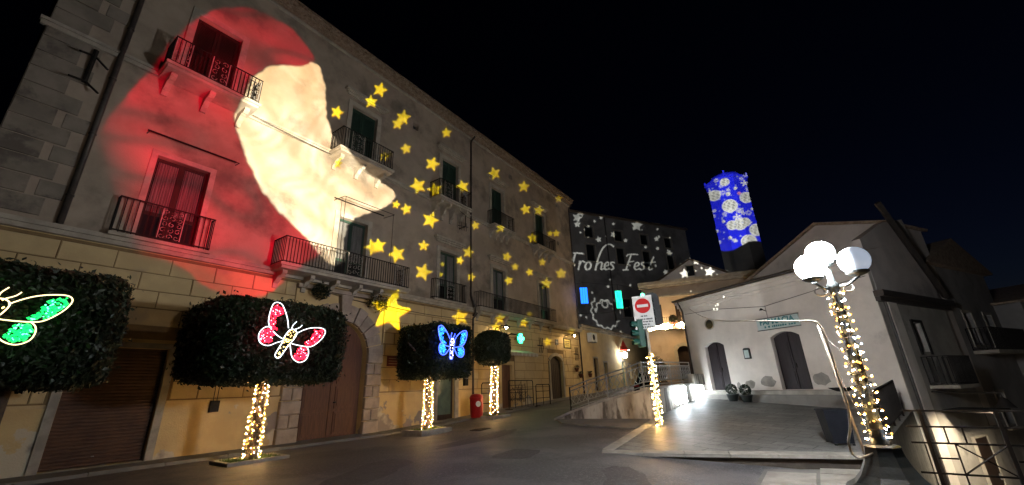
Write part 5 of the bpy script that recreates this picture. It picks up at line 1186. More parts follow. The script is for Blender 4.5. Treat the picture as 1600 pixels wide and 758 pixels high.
MB().box(-.96,.96,-.05,0,-.24,.24).build('board', K['signpale'], t)
text_mesh('FARMACIA', .33, K['signteal'], t, (-.02,-.053,-.02), bold=.012)
b = MB(); rr = random.Random(5); x = -.62
while x < .78:
    w = rr.uniform(.05,.09); b.box(x,x+w,-.056,-.051,-.17,-.17+rr.uniform(.06,.09)); x += w+rr.choice((.025,.025,.1))
b.build('small_lettering', K['signteal'], t)
b = MB(); b.box(-.99,.99,-.07,0,.241,.27); b.box(-.99,.99,-.07,0,-.27,-.241); b.build('frame', K['lampmetal'], t)
t = thing('spot_fixture', 'small dark lamp fixture on the wall above the pharmacy sign', 'lamp', fa_world(4.95,-.01,4.5), FR)
b = MB(); b.tube([(0,0,0),(0,-.3,.08)], .015, 5); b.lathe([(.02,.06),(.09,-.02),(.085,-.03),(0,.0)], (0,-.32,.06), 10); b.build('fixture', K['iron'], t)
for k, (x, lab) in enumerate(((3.25,'dark planter pot with clipped ball beside the step, left of two'),(3.95,'dark planter pot with clipped ball beside the step, right of two'))):
    t = thing('planter_pot', lab, 'flower pot', fa_world(x,-1.2,square_z(*fa_world(x,-1.2,0)[:2])), group='pots before the pharmacy step')
    MB().lathe([(.0,0),(.17,0),(.24,.25),(.26,.25),(.26,.31),(.2,.31),(.0,.28)], n=16).build('pot', K['lampmetal'], t, smooth=True)
    b = MB(); rr = random.Random(50+k)
    for q in range(500):
        d = Vector((rr.gauss(0,1),rr.gauss(0,1),rr.gauss(0,1))).normalized()*.24*rr.uniform(.8,1); u = Vector((rr.uniform(-1,1),rr.uniform(-1,1),rr.uniform(-1,1))).normalized()*.04; v = u.orthogonal().normalized()*.022; d += Vector((0,0,.5))
        b.poly([d-u,d+v,d+u,d-v])
    b.build('leaves', K['leaf'], t)
# damp stains: flat dark plaster repairs with outlines of their own
for (cx, cz, w, h, sd) in ((3.35,1.36,.28,.2,1),(4.25,1.46,.36,.26,2),(6.55,1.5,.34,.26,3),(2.72,1.3,.12,.18,4)):
    rr = random.Random(sd); b = MB(); b.prism([(cx+w*math.cos(2*math.pi*k/14)*rr.uniform(.8,1.1), cz+h*math.sin(2*math.pi*k/14)*rr.uniform(.8,1.1)) for k in range(14)], -.006, -.001); b.build('plaster_patch', K['damp'], fa)

b = MB(); b.tube([(.12,-.09,.7),(.12,-.09,5.3),(.05,-.25,5.85)], .045, 8); b.build('downpipe', K['pipe'], fa, smooth=True)
b = MB(); b.tube([(.2,-.02,5.15),(2.4,-.03,5.05),(4.9,-.03,4.72),(7.6,-.03,5.0),(9.1,-.02,5.1)], .011, 4); b.build('wall_wire', K['blackcable'], fa)
b = MB(); b.tube([(4.95,-.02,4.75),(4.95,-.02,4.2)], .01, 4); b.build('wall_wire', K['blackcable'], fa)

# side wall of the pharmacy towards the lower lane
SDX, SDY = .895, -.447
SR = math.atan2(SDY, SDX)
CX_, CY_ = 19.80, -2.42
si = thing('side_house', 'grey house flank right of the pharmacy above the lower lane', 'building', (CX_, CY_, 0), SR)
sops = [(2.25,3.05,2.35,3.45)]
b = MB(); wall_face(b, .0, 6.2, -3.3, 4.25, sops, depth=.3); b.build('flank_wall', K['flank'], si); MB().prism([(.3,4.251),(6.2,4.251),(6.0,5.0),(5.75,5.5),(5.85,6.0),(5.5,6.6),(5.55,7.3),(5.2,8.25),(3.0,7.75),(.3,6.6)], 0.002, .3).build('upper_wall', K['gable'], si)
b = MB(); b.box(1.0,6.2,.32,6,-3.3,5.0); b.build('inner_body', K['darkplaster'], si)
b = MB(); b.box(-.12,6.5,-.3,-.001,4.28,4.5); b.box(-.1,6.4,-.16,-.001,4.12,4.279); b.build('ledge', K['pipe'], si)
b = MB(); b.box(.55,1.25,-.1,-.001,-3.3,4.115); b.build('pilaster', K['farm'], si)
b = MB(); b.tube([(.32,-.1,-3.3),(.32,-.1,4.1)], .045, 8); b.build('downpipe', K['pipe'], si)
b = MB(); b.tube([(2.75,-.14,8.55),(6.35,-.14,4.7)], .12, 4); b.build('verge_beam', K['pipe'], si)
d = thing_part('window', si)
MB().box(2.28,3.02,.2,.21,2.38,3.42).build('pane', mat('grey_pane', (.22,.24,.24), (.17,.19,.19), scale=3, rough=.2, spec=.5), d)  # plain grey pane, two tones mixed by noise
b = MB(); b.box(2.15,2.249,-.05,.2,2.25,3.55); b.box(3.051,3.15,-.05,.2,2.25,3.55); b.box(2.25,3.05,-.05,.2,3.451,3.56); b.box(2.62,2.68,.17,.199,2.36,3.44); b.build('window_frame', K['iron'], d)
bal = thing_part('balcony', si); MB().box(1.9,3.9,-.8,-.001,1.05,1.17).build('balcony_slab', K['trim'], bal); b = MB(); balcony_rail(b,1.95,3.85,-.76,1.172,2.15,.13,.014); b.build('railing', K['iron'], bal)
# lamp under a small canopy lighting the flank from the lane
cn = thing('lane_lamp', 'lit wall lamp under a small dark canopy on the flank over the lower lane', 'wall lamp', (CX_+SDX*3.7, CY_+SDY*3.7, 0), SR)
b = MB(); b.prism([(-1.6,.26),(.2,.26),(.12,.34),(-1.5,.34)], -1.3, -.002); b.build('canopy', K['iron'], cn)
MB().ball((-1.9,-1.7,.55), .07, 14, 10).build('bulb', G_['wallwarm'], cn, smooth=True)
MB().lathe([(.02,.78),(.10,.72),(.22,.50),(.25,.465),(.24,.465),(.20,.50),(.0,.66)], (-1.9,-1.7,0), 18).build('hood', K['iron'], cn, smooth=True)
MB().tube([(-1.9,-1.7,.75),(-1.9,-1.7,.9),(-1.9,-.02,.95)], .025, 6).build('arm', K['iron'], cn)
ld = thing('lane_door', 'dark doorway on the flank in the lower lane behind the iron railing', 'door', (CX_+SDX*4.55, CY_+SDY*4.55, 0), SR)
b = MB(); b.box(-.65,.65,-.05,-.002,-3.3,-.75); b.build('door_leaf', K['brown'], ld); b = MB(); b.box(-.72,-.651,-.09,-.002,-3.3,-.68); b.box(.651,.72,-.09,-.002,-3.3,-.68); b.box(-.65,.65,-.09,-.002,-.749,-.68); b.build('door_frame', K['trim'], ld); MB().box(.45,.5,-.1,-.051,-2.2,-2.0).build('handle', K['steel'], ld)
# gabled hall behind the pharmacy
gh = thing('gabled_hall', 'tall gabled hall rising behind the pharmacy roof', 'building', fa_world(0,4.1,0), FR)
b = MB(); b.prism([(-.6,-.5),(8.5,-.5),(8.5,8.01),(5.82,8.93),(1.55,7.12),(-.6,6.1)], 0, 3.2); b.build('gable_wall', K['gable'], gh)
b = MB(); b.prism([(5.82,8.94),(5.82,9.08),(-1.0,6.06),(-.8,5.98)], -.12, 3.4); b.prism([(5.822,8.94),(5.822,9.08),(8.7,8.08),(8.66,7.96)], -.12, 3.4); b.build('roof', K['tile'], gh)
b = MB(); b.box(7.7,7.95,-.14,-.002,5.0,6.9); b.box(7.55,8.1,-.3,-.003,6.9,7.1); b.build('chimney_flue', K['darkplaster'], gh)
# dark houses stepping down to the right
def plain_house(name, lab, x, y, rot, w, h, dep, m, wins, roof=.9, seed=1):
    t = thing(name, lab, 'house', (x, y, -3.3), rot); ops_ = [(a,c,z0+3.3,z1+3.3) for a,c,z0,z1 in wins]
    b = MB(); wall_face(b, 0, w, 0, h, ops_, depth=.25); b.poly([(0,0,0),(0,dep,0),(0,dep,h),(0,0,h)]); b.poly([(w,0,0),(w,dep,0),(w,dep,h),(w,0,h)]); b.poly([(0,dep,0),(w,dep,0),(w,dep,h),(0,dep,h)]); b.build('wall', m, t)
    for a, c, z0, z1 in ops_:
        wn = thing_part('window', t); MB().box(a,c,.2,.22,z0,z1).build('pane', K['glass'], wn); b = MB(); b.box(a-.1,a-.001,-.04,.1,z0-.1,z1+.1); b.box(c+.001,c+.1,-.04,.1,z0-.1,z1+.1); b.box(a,c,-.04,.1,z1+.001,z1+.1); b.box(a-.15,c+.15,-.14,.1,z0-.2,z0-.101); b.build('window_frame', K['trim'], wn)
    b = MB(); b.prism([(-.25,h),(w+.25,h),(w+.25,h+.1),(w/2,h+roof),(-.25,h+.1)], -.3, dep+.2); b.build('roof', K['tile'], t)
    return t
hA = plain_house('lane_house', 'dark stone house beyond the flank on the right', CX_+SDX*6.6, CY_+SDY*6.6+.2, SR-.04, 6.5, 9.6, 8, K['darkplaster'], [(2.0,2.9,2.8,4.2),(4.3,5.2,2.8,4.2),(2.0,2.9,-.6,.7)], 1.6)
b = MB(); b.prism([(1.2,10.0),(2.6,10.0),(2.5,11.0),(2.2,11.35),(1.5,11.4),(1.2,11.0)], 2.5, 3.6); b.build('chimney', K['darkplaster'], hA)
hB = plain_house('lane_house', 'dark house at the far right edge of the picture', 30.5, -8.9, SR-.15, 9, 8.0, 8, K['darkplaster'], [(1.5,2.5,1.2,2.6),(4.5,5.5,1.2,2.6),(1.5,2.5,-1.8,-.4)], 1.4)
bb = thing_part('balcony', hA); MB().box(1.5,5.6,-.8,-.002,5.6,5.75).build('balcony_slab', K['trim'], bb); b = MB(); balcony_rail(b,1.55,5.55,-.75,5.752,6.7,.14,.014); b.build('railing', K['iron'], bb)

# ------------------------------------------------------------------ low house carrying the street front on
lh = thing('low_house', 'low ochre house carrying the street front on beyond the palazzo', 'house', (31.02, YF, 0))
lops = [(2.2,3.0,1.1,3.7),(4.3,5.0,1.3,3.4),(8.6,9.5,1.3,3.6),(10.3,11.0,2.0,3.4),(13.0,13.8,1.5,3.6)]
b = MB(); wall_face(b, 0, 17, -.4, 6.3, lops, depth=.3); b.build('front_wall', K['block'], lh)
b = MB(); b.box(0.01, 17, .32, 8, -.4, 6.3); b.build('inner_body', K['block'], lh)
b = MB(); b.box(0, 17.1, -.25, -.001, 6.12, 6.3); b.box(0,17.1,-.1,-.002,5.95,6.119); b.build('cornice', K['trim'], lh)
b = MB(); b.poly([(0,-.35,6.32),(17.2,-.35,6.32),(17.2,8,7.6),(0,8,7.6)]); b.build('roof', K['tile'], lh)
for k, o in enumerate(lops):
    d = thing_part('door' if k != 3 else 'window', lh)
    if k == 2: MB().box(o[0],o[1],.2,.23,o[2],o[3]).build('door_leaf', mat('pale_green_door', (.20,.30,.20), (.16,.25,.17), scale=3, rough=.5), d)
    else: MB().box(o[0],o[1],.2,.23,o[2],o[3]).build('door_leaf', K['brown'], d)
    b = MB(); b.box(o[0]-.12,o[0]-.001,-.03,-.001,o[2],o[3]+.12); b.box(o[1]+.001,o[1]+.12,-.03,-.001,o[2],o[3]+.12); b.box(o[0],o[1],-.03,-.001,o[3]+.001,o[3]+.12); b.build('door_surround', K['trim'], d)
t = thing('air_conditioner', 'pale air conditioner box high on the low ochre house', 'air conditioner', (31.02+1.8, YF-.02, 5.35))
b = MB(); b.box(-.55,.55,-.45,-.05,-.36,.36); b.build('casing', K['white'], t); b = MB(); b.prism([(.22*math.cos(2*math.pi*k/20)-.12,.24*math.sin(2*math.pi*k/20)) for k in range(20)], -.462, -.451); b.build('fan_grille', K['black'], t)
b = MB(); b.box(-.4,-.35,-.45,-.0,-.42,-.361); b.box(.35,.4,-.45,0,-.42,-.361); b.build('bracket', K['steel'], t)
t = thing('shop_lantern', 'bright white lantern under a red canvas cone on the low ochre house', 'lantern', (31.02+8.2, YF-.55, 4.2))
MB().ball((0,0,-.05), .27, 12, 8).build('globe', G_['lantern'], t, smooth=True); b = MB(); b.lathe([(.42,.42),(.02,1.35)], n=12); b.lathe([(.42,.42),(.0,.5)], n=12); b.build('canvas_cone', K['redcanvas'], t)
b = MB(); b.tube([(0,.54,.3),(0,0,.3),(0,0,.2)], .025, 6); b.build('arm', K['iron'], t)
t = thing('sign_lamp', 'white strip lamp beside the red canvas cone', 'lamp', (31.02+9.2, YF-.05, 4.75)); b = MB(); b.tube([(-.5,-.4,0),(.7,-.4,-.05)], .05, 8); b.build('tube', glow('strip_lamp',(.95,.95,.9),5), t); MB().tube([(.1,0,0),(.1,-.38,0)], .02, 5).build('arm', K['iron'], t)

# ------------------------------------------------------------------ dark tall house at the back with the projected greeting
BX, BY = 43.43, 20.43
BR = math.atan2(-.51, .86)
bk = thing('tall_back_house', 'tall dark house at the end of the street under the projected greeting', 'house', (BX-5*.86, BY+5*.51, 0), BR)
bops = []
for i, x in enumerate((6.3,10.9,15.2,19.4)):
    for z in (9.2,15.9,19.0):
        if (i, z) != (0, 9.2): bops.append((x, x+1.3, z, z+2.2 if z < 18 else z+1.5))
bops.append((7.9,10.7,1.2,7.0,1.4))
b = MB(); wall_face(b, 0, 23.8, -.5, 22.15, bops, depth=.35); b.build('front_wall', K['darkplaster'], bk)
b = MB(); b.box(0,23.8,.4,10,-.5,22.1); b.build('inner_body', K['black'], bk)
for o in bops[:-1]:
    wn = thing_part('window', bk); MB().box(o[0],o[1],.22,.25,o[2],o[3]).build('pane', K['glass'], wn); b = MB(); b.box(o[0]-.16,o[0]-.001,-.06,-.001,o[2],o[3]+.16); b.box(o[1]+.001,o[1]+.16,-.06,-.001,o[2],o[3]+.16); b.box(o[0],o[1],-.06,-.001,o[3]+.001,o[3]+.16); b.box(o[0]-.2,o[1]+.2,-.2,-.001,o[2]-.12,o[2]-.001); b.build('window_frame', K['trim'], wn)
a_ = bops[-1]; cx = (a_[0]+a_[1])/2
for k in range(15):
    q0 = math.pi*(1-k/15)-.01; q1 = math.pi*(1-(k+1)/15)+.01; b = MB(); b.prism([(cx+1.42*math.cos(q0),5.6+1.42*math.sin(q0)),(cx+2.1*math.cos(q0),5.6+2.1*math.sin(q0)),(cx+2.1*math.cos(q1),5.6+2.1*math.sin(q1)),(cx+1.42*math.cos(q1),5.6+1.42*math.sin(q1))], -.15, -.001); b.build('voussoir', K['trim'], bk)
b = MB(); b.box(-.2,24,-.3,.2,22.16,22.4); b.build('cornice', K['tile'], bk); b = MB(); b.tube([(9.5,-.12,7.8),(9.5,-.12,22.1)], .08, 6); b.build('downpipe', K['pipe'], bk)
# hanging light tubes over the street
def tube_light(lab, c, m, w, h):
    t = thing('hanging_light', lab, 'light figure', c, math.radians(-52)); 
    for k in range(3): MB().box(-w/2+k*w/3+.02,-w/2+(k+1)*w/3-.02,-.04,.04,-h/2,h/2).build('light_tube', m, t)
    b = MB(); b.box(-w/2-.03,w/2+.03,-.05,.05,h/2,h/2+.05); b.box(-w/2-.03,w/2+.03,-.05,.05,-h/2-.05,-h/2); b.tube([(0,0,h/2),(0,0,h/2+.5)], .015, 4); b.build('frame', K['iron'], t)
tube_light('blue light tubes hanging over the street by the palazzo end', (30.85,14.3,8.6), G_['panelblue'], .62, 1.35)
tube_light('green light tubes hanging over the street beside the blue ones', (31.95,11.75,8.05), G_['panelgreen'], .55, 1.45)
wire('span_cable', 'cable spanning the street that carries the blue and green light tubes', [(30.9,15.0,9.75),(30.85,14.3,9.75),(31.95,11.75,9.3),(34.8,9.6,9.0)], r=.012, sag=.05)
wire('span_cable', 'long cable spanning from the palazzo end across to the orange house', [(30.8,14.95,7.2),(34.6,9.9,8.4)], r=.014, sag=.5)

# ------------------------------------------------------------------ orange house with the lit balcony
OD = math.atan2(-.96, .22)
oh = thing('orange_house', 'orange plastered house with a lit balcony left of the pharmacy', 'house', (34.4,10.6,0), OD)
oops = [(2.45,3.2,5.95,7.7),(2.1,3.05,1.7,4.25,.3),(.7,1.4,5.95,7.7)]
b = MB(); wall_face(b, 0, 9.0, 0, 9.3, oops, depth=.3); b.poly([(0,0,0),(0,9,0),(0,9,9.3),(0,0,9.3)]); b.poly([(9,0,0),(9,9,0),(9,9,9.3),(9,0,9.3)]); b.build('front_wall', K['orange'], oh)
b = MB(); b.box(.02,8.98,.33,9,0,9.28); b.build('inner_body', K['orange'], oh)
b = MB(); b.box(-.1,9.2,-.25,-.001,8.25,8.42); b.box(-.2,9.3,-.4,.2,9.31,9.6); b.box(-.15,9.25,-.3,-.002,9.1,9.309); b.build('cornice', K['trim'], oh)
b = MB(); b.prism([(1.3,9.61),(7.0,9.61),(4.2,11.25)], .3, .7); b.build('pediment', K['gable'], oh)
pw = thing_part('window', oh); b = MB(); b.box(3.85,4.4,.22,.298,9.85,10.7); b.build('pane', K['glass'], pw); b = MB(); b.box(3.75,3.849,.15,.297,9.8,10.8); b.box(4.401,4.5,.15,.297,9.8,10.8); b.box(3.85,4.4,.15,.297,10.701,10.8); b.build('window_frame', K['trim'], pw)
b = MB(); b.poly([(1.0,.2,9.62),(4.2,.2,11.36),(4.2,8,11.36),(1.0,8,9.62)]); b.poly([(7.3,.2,9.62),(4.2,.2,11.36),(4.2,8,11.36),(7.3,8,9.62)]); b.build('roof', K['tile'], oh)
for k, o in enumerate(oops):
    d = thing_part('door', oh); cx = (o[0]+o[1])/2
    if k == 1: MB().prism([(o[0],o[2]),(o[1],o[2])]+list(reversed(arch_pts(o[0],o[1],o[3],o[4]))), .2, .25).build('door_leaf', K['brown'], d)
    else:
        for a, c in ((o[0],cx-.04),(cx+.04,o[1])): MB().box(a,c,.15,.2,o[2],o[3]).build('door_leaf', K['brown'], d)
    if k == 1:
        ap = arch_pts(o[0],o[1],o[3],o[4]); ao = arch_pts(o[0]-.25,o[1]+.25,o[3]+.25,o[4]+.06); b = MB()
        for j in range(14): b.prism([ap[j],ap[j+1],ao[j+1],ao[j]], -.05, -.001)
        b.box(o[0]-.25,o[0]-.001,-.05,-.001,1.6,o[3]-o[4]-.01); b.box(o[1]+.001,o[1]+.25,-.05,-.001,1.6,o[3]-o[4]-.01); b.build('door_surround', K['trim'], d)
bal = thing_part('balcony', oh); MB().box(.2,4.9,-.8,-.001,5.55,5.72).build('balcony_slab', K['trim'], bal); b = MB(); balcony_rail(b,.25,4.85,-.75,5.722,6.5,.14,.014); b.build('railing', K['iron'], bal)
gl = thing('balcony_garland', 'thick garland of warm white lights along the balcony of the orange house', 'light garland', (34.4,10.6,0), OD)
b = MB(); rr = random.Random(17); w = MB(); pts = []
for k in range(300):
    x = rr.uniform(.1,3.9)
    if 2.05 < x < 2.35: continue
    b.octa((x, -.85+rr.uniform(-.12,.06), 5.74+rr.uniform(-.24,.26)*(.65+.35*math.sin(x*5))), rr.uniform(.022,.042))
stuff(b.build('lamps', G_['garland'], gl))
for k in range(40): pts.append((.1+3.8*k/39, -.84, 5.72+.1*math.sin(k*1.9)))
w.tube(pts, .012, 4).build('wire', K['blackcable'], gl)
# shrubs standing by the balcony and a parked car on the upper street
def shrub(lab, loc, s, n, seed, tall=1.0, cat='shrub'):
    t = thing('potted_shrub', lab, cat, loc); rr = random.Random(seed); b = MB()
    for q in range(n):
        d = Vector((rr.gauss(0,1),rr.gauss(0,1),rr.gauss(0,1))).normalized()*rr.random()**.4*s; d.z = d.z*tall+s*tall+.3
        u = Vector((rr.uniform(-1,1),rr.uniform(-1,1),rr.uniform(-1,1))).normalized()*.09; v = u.orthogonal().normalized()*.04; b.poly([d-u,d+v,d+u,d-v])
    b.build('foliage', K['leaf'], t); b = MB(); b.tube([(0,0,.2),(0,0,s*tall)], .04, 6); b.build('stem', K['bark'], t); MB().lathe([(0,0),(.2,0),(.28,.35),(.0,.32)], n=12).build('pot', K['terracotta'], t)
shrub('dark potted shrub by the wall of the orange house', (31.6,9.4,terrace_z(31.6,9.4)), .75, 1500, 3, 1.5)
shrub('dark plant on the balcony above the light garland', fa_world(0,0,0) if False else (34.4+.22*2.2-.96*.45, 10.6-.96*2.2-.22*.45, 5.75), .32, 500, 4, 1.0)
def parked_car(lab, x, y, z, rot):
    t = thing('parked_car', lab, 'car', (x,y,z), rot)
    def ring(yw, prof): return [(p[0], yw, p[1]) for p in prof]
    body = [(-1.95,.35),(-1.98,.62),(-1.9,.82),(-1.2,.92),(1.1,.90),(1.75,.80),(1.95,.62),(1.95,.35)]
    b = MB(); b.prism(body, -.80, .80); o = b.build('body', K['carpaint'], t); md = o.modifiers.new('bevel','BEVEL'); md.width = .09; md.segments = 3
    b = MB(); lo = [(-1.55,.9),(1.15,.9)]; n = 0
    P0 = [(-1.5,-.72,.9),(1.1,-.72,.9),(1.1,.72,.9),(-1.5,.72,.9)]; P1 = [(-1.05,-.58,1.42),(.35,-.58,1.42),(.35,.58,1.42),(-1.05,.58,1.42)]
    b.v = P0+P1; b.f = [(4,5,6,7)]+[(k,(k+1)%4,4+(k+1)%4,4+k) for k in range(4)]; c = b.build('cabin', K['glass'], t); md = c.modifiers.new('bevel','BEVEL'); md.width = .06; md.segments = 2
    MB().box(-1.02,.32,-.56,.56,1.415,1.45).build('roof', K['carpaint'], t)
    for wx in (-1.2,1.25):
        for wy in (-.78,.78):
            w_ = MB(); w_.tube([(wx,wy-.1,.31),(wx,wy+.1,.31)], .31, 18); w_ = w_.build('wheel', K['rubber'], t); MB().tube([(wx,wy-.105,.31),(wx,wy+.105,.31)], .19, 12).build('rim', K['steel'], w_)
    for wy in (-.6,.6): MB().box(1.9,1.985,wy-.14,wy+.14,.6,.74).build('headlight', K['white'], t); MB().box(-2.0,-1.93,wy-.14,wy+.14,.6,.76).build('tail_light', K['redplastic'], t)
parked_car('dark parked car behind the ramp railing', 27.5, 8.6, terrace_z(27.5,8.6)+.0, math.radians(8))

# ------------------------------------------------------------------ bell tower
TW = (69.8, 5.15)
tw = thing('bell_tower', 'tall bell tower lit blue by a projection of pale ornaments', 'tower', (*TW, 0), math.radians(4))
b = MB(); n = 8; R_ = 3.0
def ngon(r_, z): return [(r_*math.cos(2*math.pi*(k+.5)/n), r_*math.sin(2*math.pi*(k+.5)/n), z) for k in range(n)]
lv = [(R_+.3,-1),(R_+.3,14),(R_,14.3),(R_,31.8)]
for (r0,z0),(r1,z1) in zip(lv[:-1], lv[1:]):
    A_, B_ = ngon(r0,z0), ngon(r1,z1)
    for k in range(n): b.poly([A_[k],A_[(k+1)%n],B_[(k+1)%n],B_[k]])
tm = mat('tower_plaster', (.55,.53,.50), (.47,.45,.43), scale=.8, rough=.9, bump=.3)
b.build('shaft', tm, tw)
for z, e in ((14.1,.35),(24.0,.08),(31.7,.3)):
    b = MB()
    A_, B_, C_ = ngon(R_+e,z), ngon(R_+e,z+.4), ngon(R_-.1,z+.42)
    for k in range(n): b.poly([A_[k],A_[(k+1)%n],B_[(k+1)%n],B_[k]]); b.poly([B_[k],B_[(k+1)%n],C_[(k+1)%n],C_[k]]); b.poly([A_[k],A_[(k+1)%n],ngon(R_-.1,z-.02)[(k+1)%n],ngon(R_-.1,z-.02)[k]])
    b.build('moulding', tm, tw)
MB().lathe([(R_-.2,32.1),(R_-.4,32.7),(R_-1.0,33.2),(1.0,33.6),(.0,33.7)], n=8).build('dome', tm, tw, smooth=True)
for k in range(n):
    a = 2*math.pi*k/n
    if k % 2 == 0: o2 = MB().box(-.12,.12,-.12,.12,32.1,33.0).build('pinnacle', tm, tw); o2.location = ((R_+.1)*math.cos(a),(R_+.1)*math.sin(a),0)

# ------------------------------------------------------------------ light projectors (stand behind the viewer)
def in_poly(poly, X, Z):
    m = np.zeros(X.shape, bool); P = np.array(poly); x0, z0 = P.min(0); x1, z1 = P.max(0)
    sel = (X >= x0) & (X <= x1) & (Z >= z0) & (Z <= z1)
    x, z = X[sel], Z[sel]; c = np.zeros(x.shape, bool)
    for i in range(len(P)):
        xa, za = P[i]; xb, zb = P[i-1]
        if za == zb: continue
        h = (za > z) != (zb > z)
        c ^= h & (x < (xb-xa)*(z-za)/(zb-za)+xa)
    m[sel] = c; return m
def blur(M_, n=1):
    for _ in range(n):
        for ax in (0, 1): M_ = (np.roll(M_,1,ax)+2*M_+np.roll(M_,-1,ax))/4
    return M_
def vnoise(X, Z, s, seed):
    rs = np.random.RandomState(seed); T_ = rs.rand(64,64); u, v = X*s+500, Z*s+500; i, j = np.floor(u).astype(int), np.floor(v).astype(int); fu, fv = u-i, v-j; fu = fu*fu*(3-2*fu); fv = fv*fv*(3-2*fv)
    g = lambda a, b_: T_[a % 64, b_ % 64]
    return (g(i,j)*(1-fu)+g(i+1,j)*fu)*(1-fv)+(g(i,j+1)*(1-fu)+g(i+1,j+1)*fu)*fv
def projector(lab, L, O, ex, s0, s1, z0, z1, step, colour, energy, k, tint=(1,1,1)):
    """a spot lamp behind a coloured slide; the slide is parallel to the lit plane (origin O, horizontal axis ex)"""
    L = np.array(L, float); O = np.array([O[0],O[1],0.0]); ex = np.array([ex[0],ex[1],0.0])
    ss = np.arange(s0, s1+step*.5, step); zz = np.arange(z0, z1+step*.5, step); S, Z = np.meshgrid(ss, zz, indexing='ij')
    C = colour(S, Z); C[0,:] = C[-1,:] = 0; C[:,0] = C[:,-1] = 0
    Q = O+S[...,None]*ex+Z[...,None]*np.array([0,0,1.0]); V = (Q-L)*k          # relative to the lamp
    n0, n1 = S.shape; idx = np.arange(n0*n1).reshape(n0,n1)
    F = np.stack([idx[:-1,:-1],idx[1:,:-1],idx[1:,1:],idx[:-1,1:]],-1).reshape(-1,4)
    me = bpy.data.meshes.new('slide'); me.vertices.add(n0*n1); me.vertices.foreach_set('co', V.reshape(-1).astype(np.float32))
    me.loops.add(F.size); me.loops.foreach_set('vertex_index', F.reshape(-1).astype(np.int32)); me.polygons.add(len(F)); me.polygons.foreach_set('loop_start', np.arange(0,F.size,4,dtype=np.int32)); me.update(calc_edges=True)
    at = me.color_attributes.new('slide_colour','FLOAT_COLOR','POINT'); at.data.foreach_set('color', np.concatenate([C,np.ones((n0,n1,1))],-1).reshape(-1).astype(np.float32))
    m = bpy.data.materials.new('slide_film'); m.use_nodes = True; nt = m.node_tree; nt.nodes.clear()
    out = nt.nodes.new('ShaderNodeOutputMaterial'); tr = nt.nodes.new('ShaderNodeBsdfTransparent'); ca = nt.nodes.new('ShaderNodeVertexColor'); ca.layer_name = 'slide_colour'
    nt.links.new(ca.outputs['Color'], tr.inputs['Color']); nt.links.new(tr.outputs[0], out.inputs['Surface']); me.materials.append(m)
    t = thing('light_projector', lab, 'projector', tuple(L)); put('slide', me, t)
    ctr = V.reshape(-1,3).mean(0); rad = np.linalg.norm(V.reshape(-1,3)-ctr,axis=1).max(); d = Vector(ctr); ang = max(math.acos(max(-1,min(1,Vector(v).normalized().dot(d.normalized())))) for v in (V[0,0],V[-1,0],V[0,-1],V[-1,-1]))
    ld = bpy.data.lights.new('projector_lamp','SPOT'); ld.energy = energy; ld.color = tint; ld.shadow_soft_size = .0004; ld.spot_size = min(3.0, 2*ang*.999); ld.spot_blend = 0.0
    lo = bpy.data.objects.new('projector_lamp', ld); COL.objects.link(lo); lo.parent = t; lo.rotation_euler = d.to_track_quat('-Z','Y').to_euler()
    # open-fronted housing, widening to the slide
    b = MB(); c4 = [Vector(V[0,0]),Vector(V[-1,0]),Vector(V[-1,-1]),Vector(V[0,-1])]; back = [(-d.normalized()*.25)+(c-d)*.25 for c in c4]; frt = [c*1.0 for c in c4]
    for i in range(4): b.poly([back[i],back[(i+1)%4],frt[(i+1)%4],frt[i]])
    b.poly(back); b.build('housing', K['black'], t)
    b = MB(); b.tube([tuple(-d.normalized()*.1+Vector((0,0,-.15))),(0,0,-L[2])], .05, 8); b.build('stand', K['iron'], t)
    return t
def star_polys(S, Z, polys):
    m = np.zeros(S.shape, bool)
    for p in polys: m |= in_poly(p, S, Z)
    return m.astype(float)
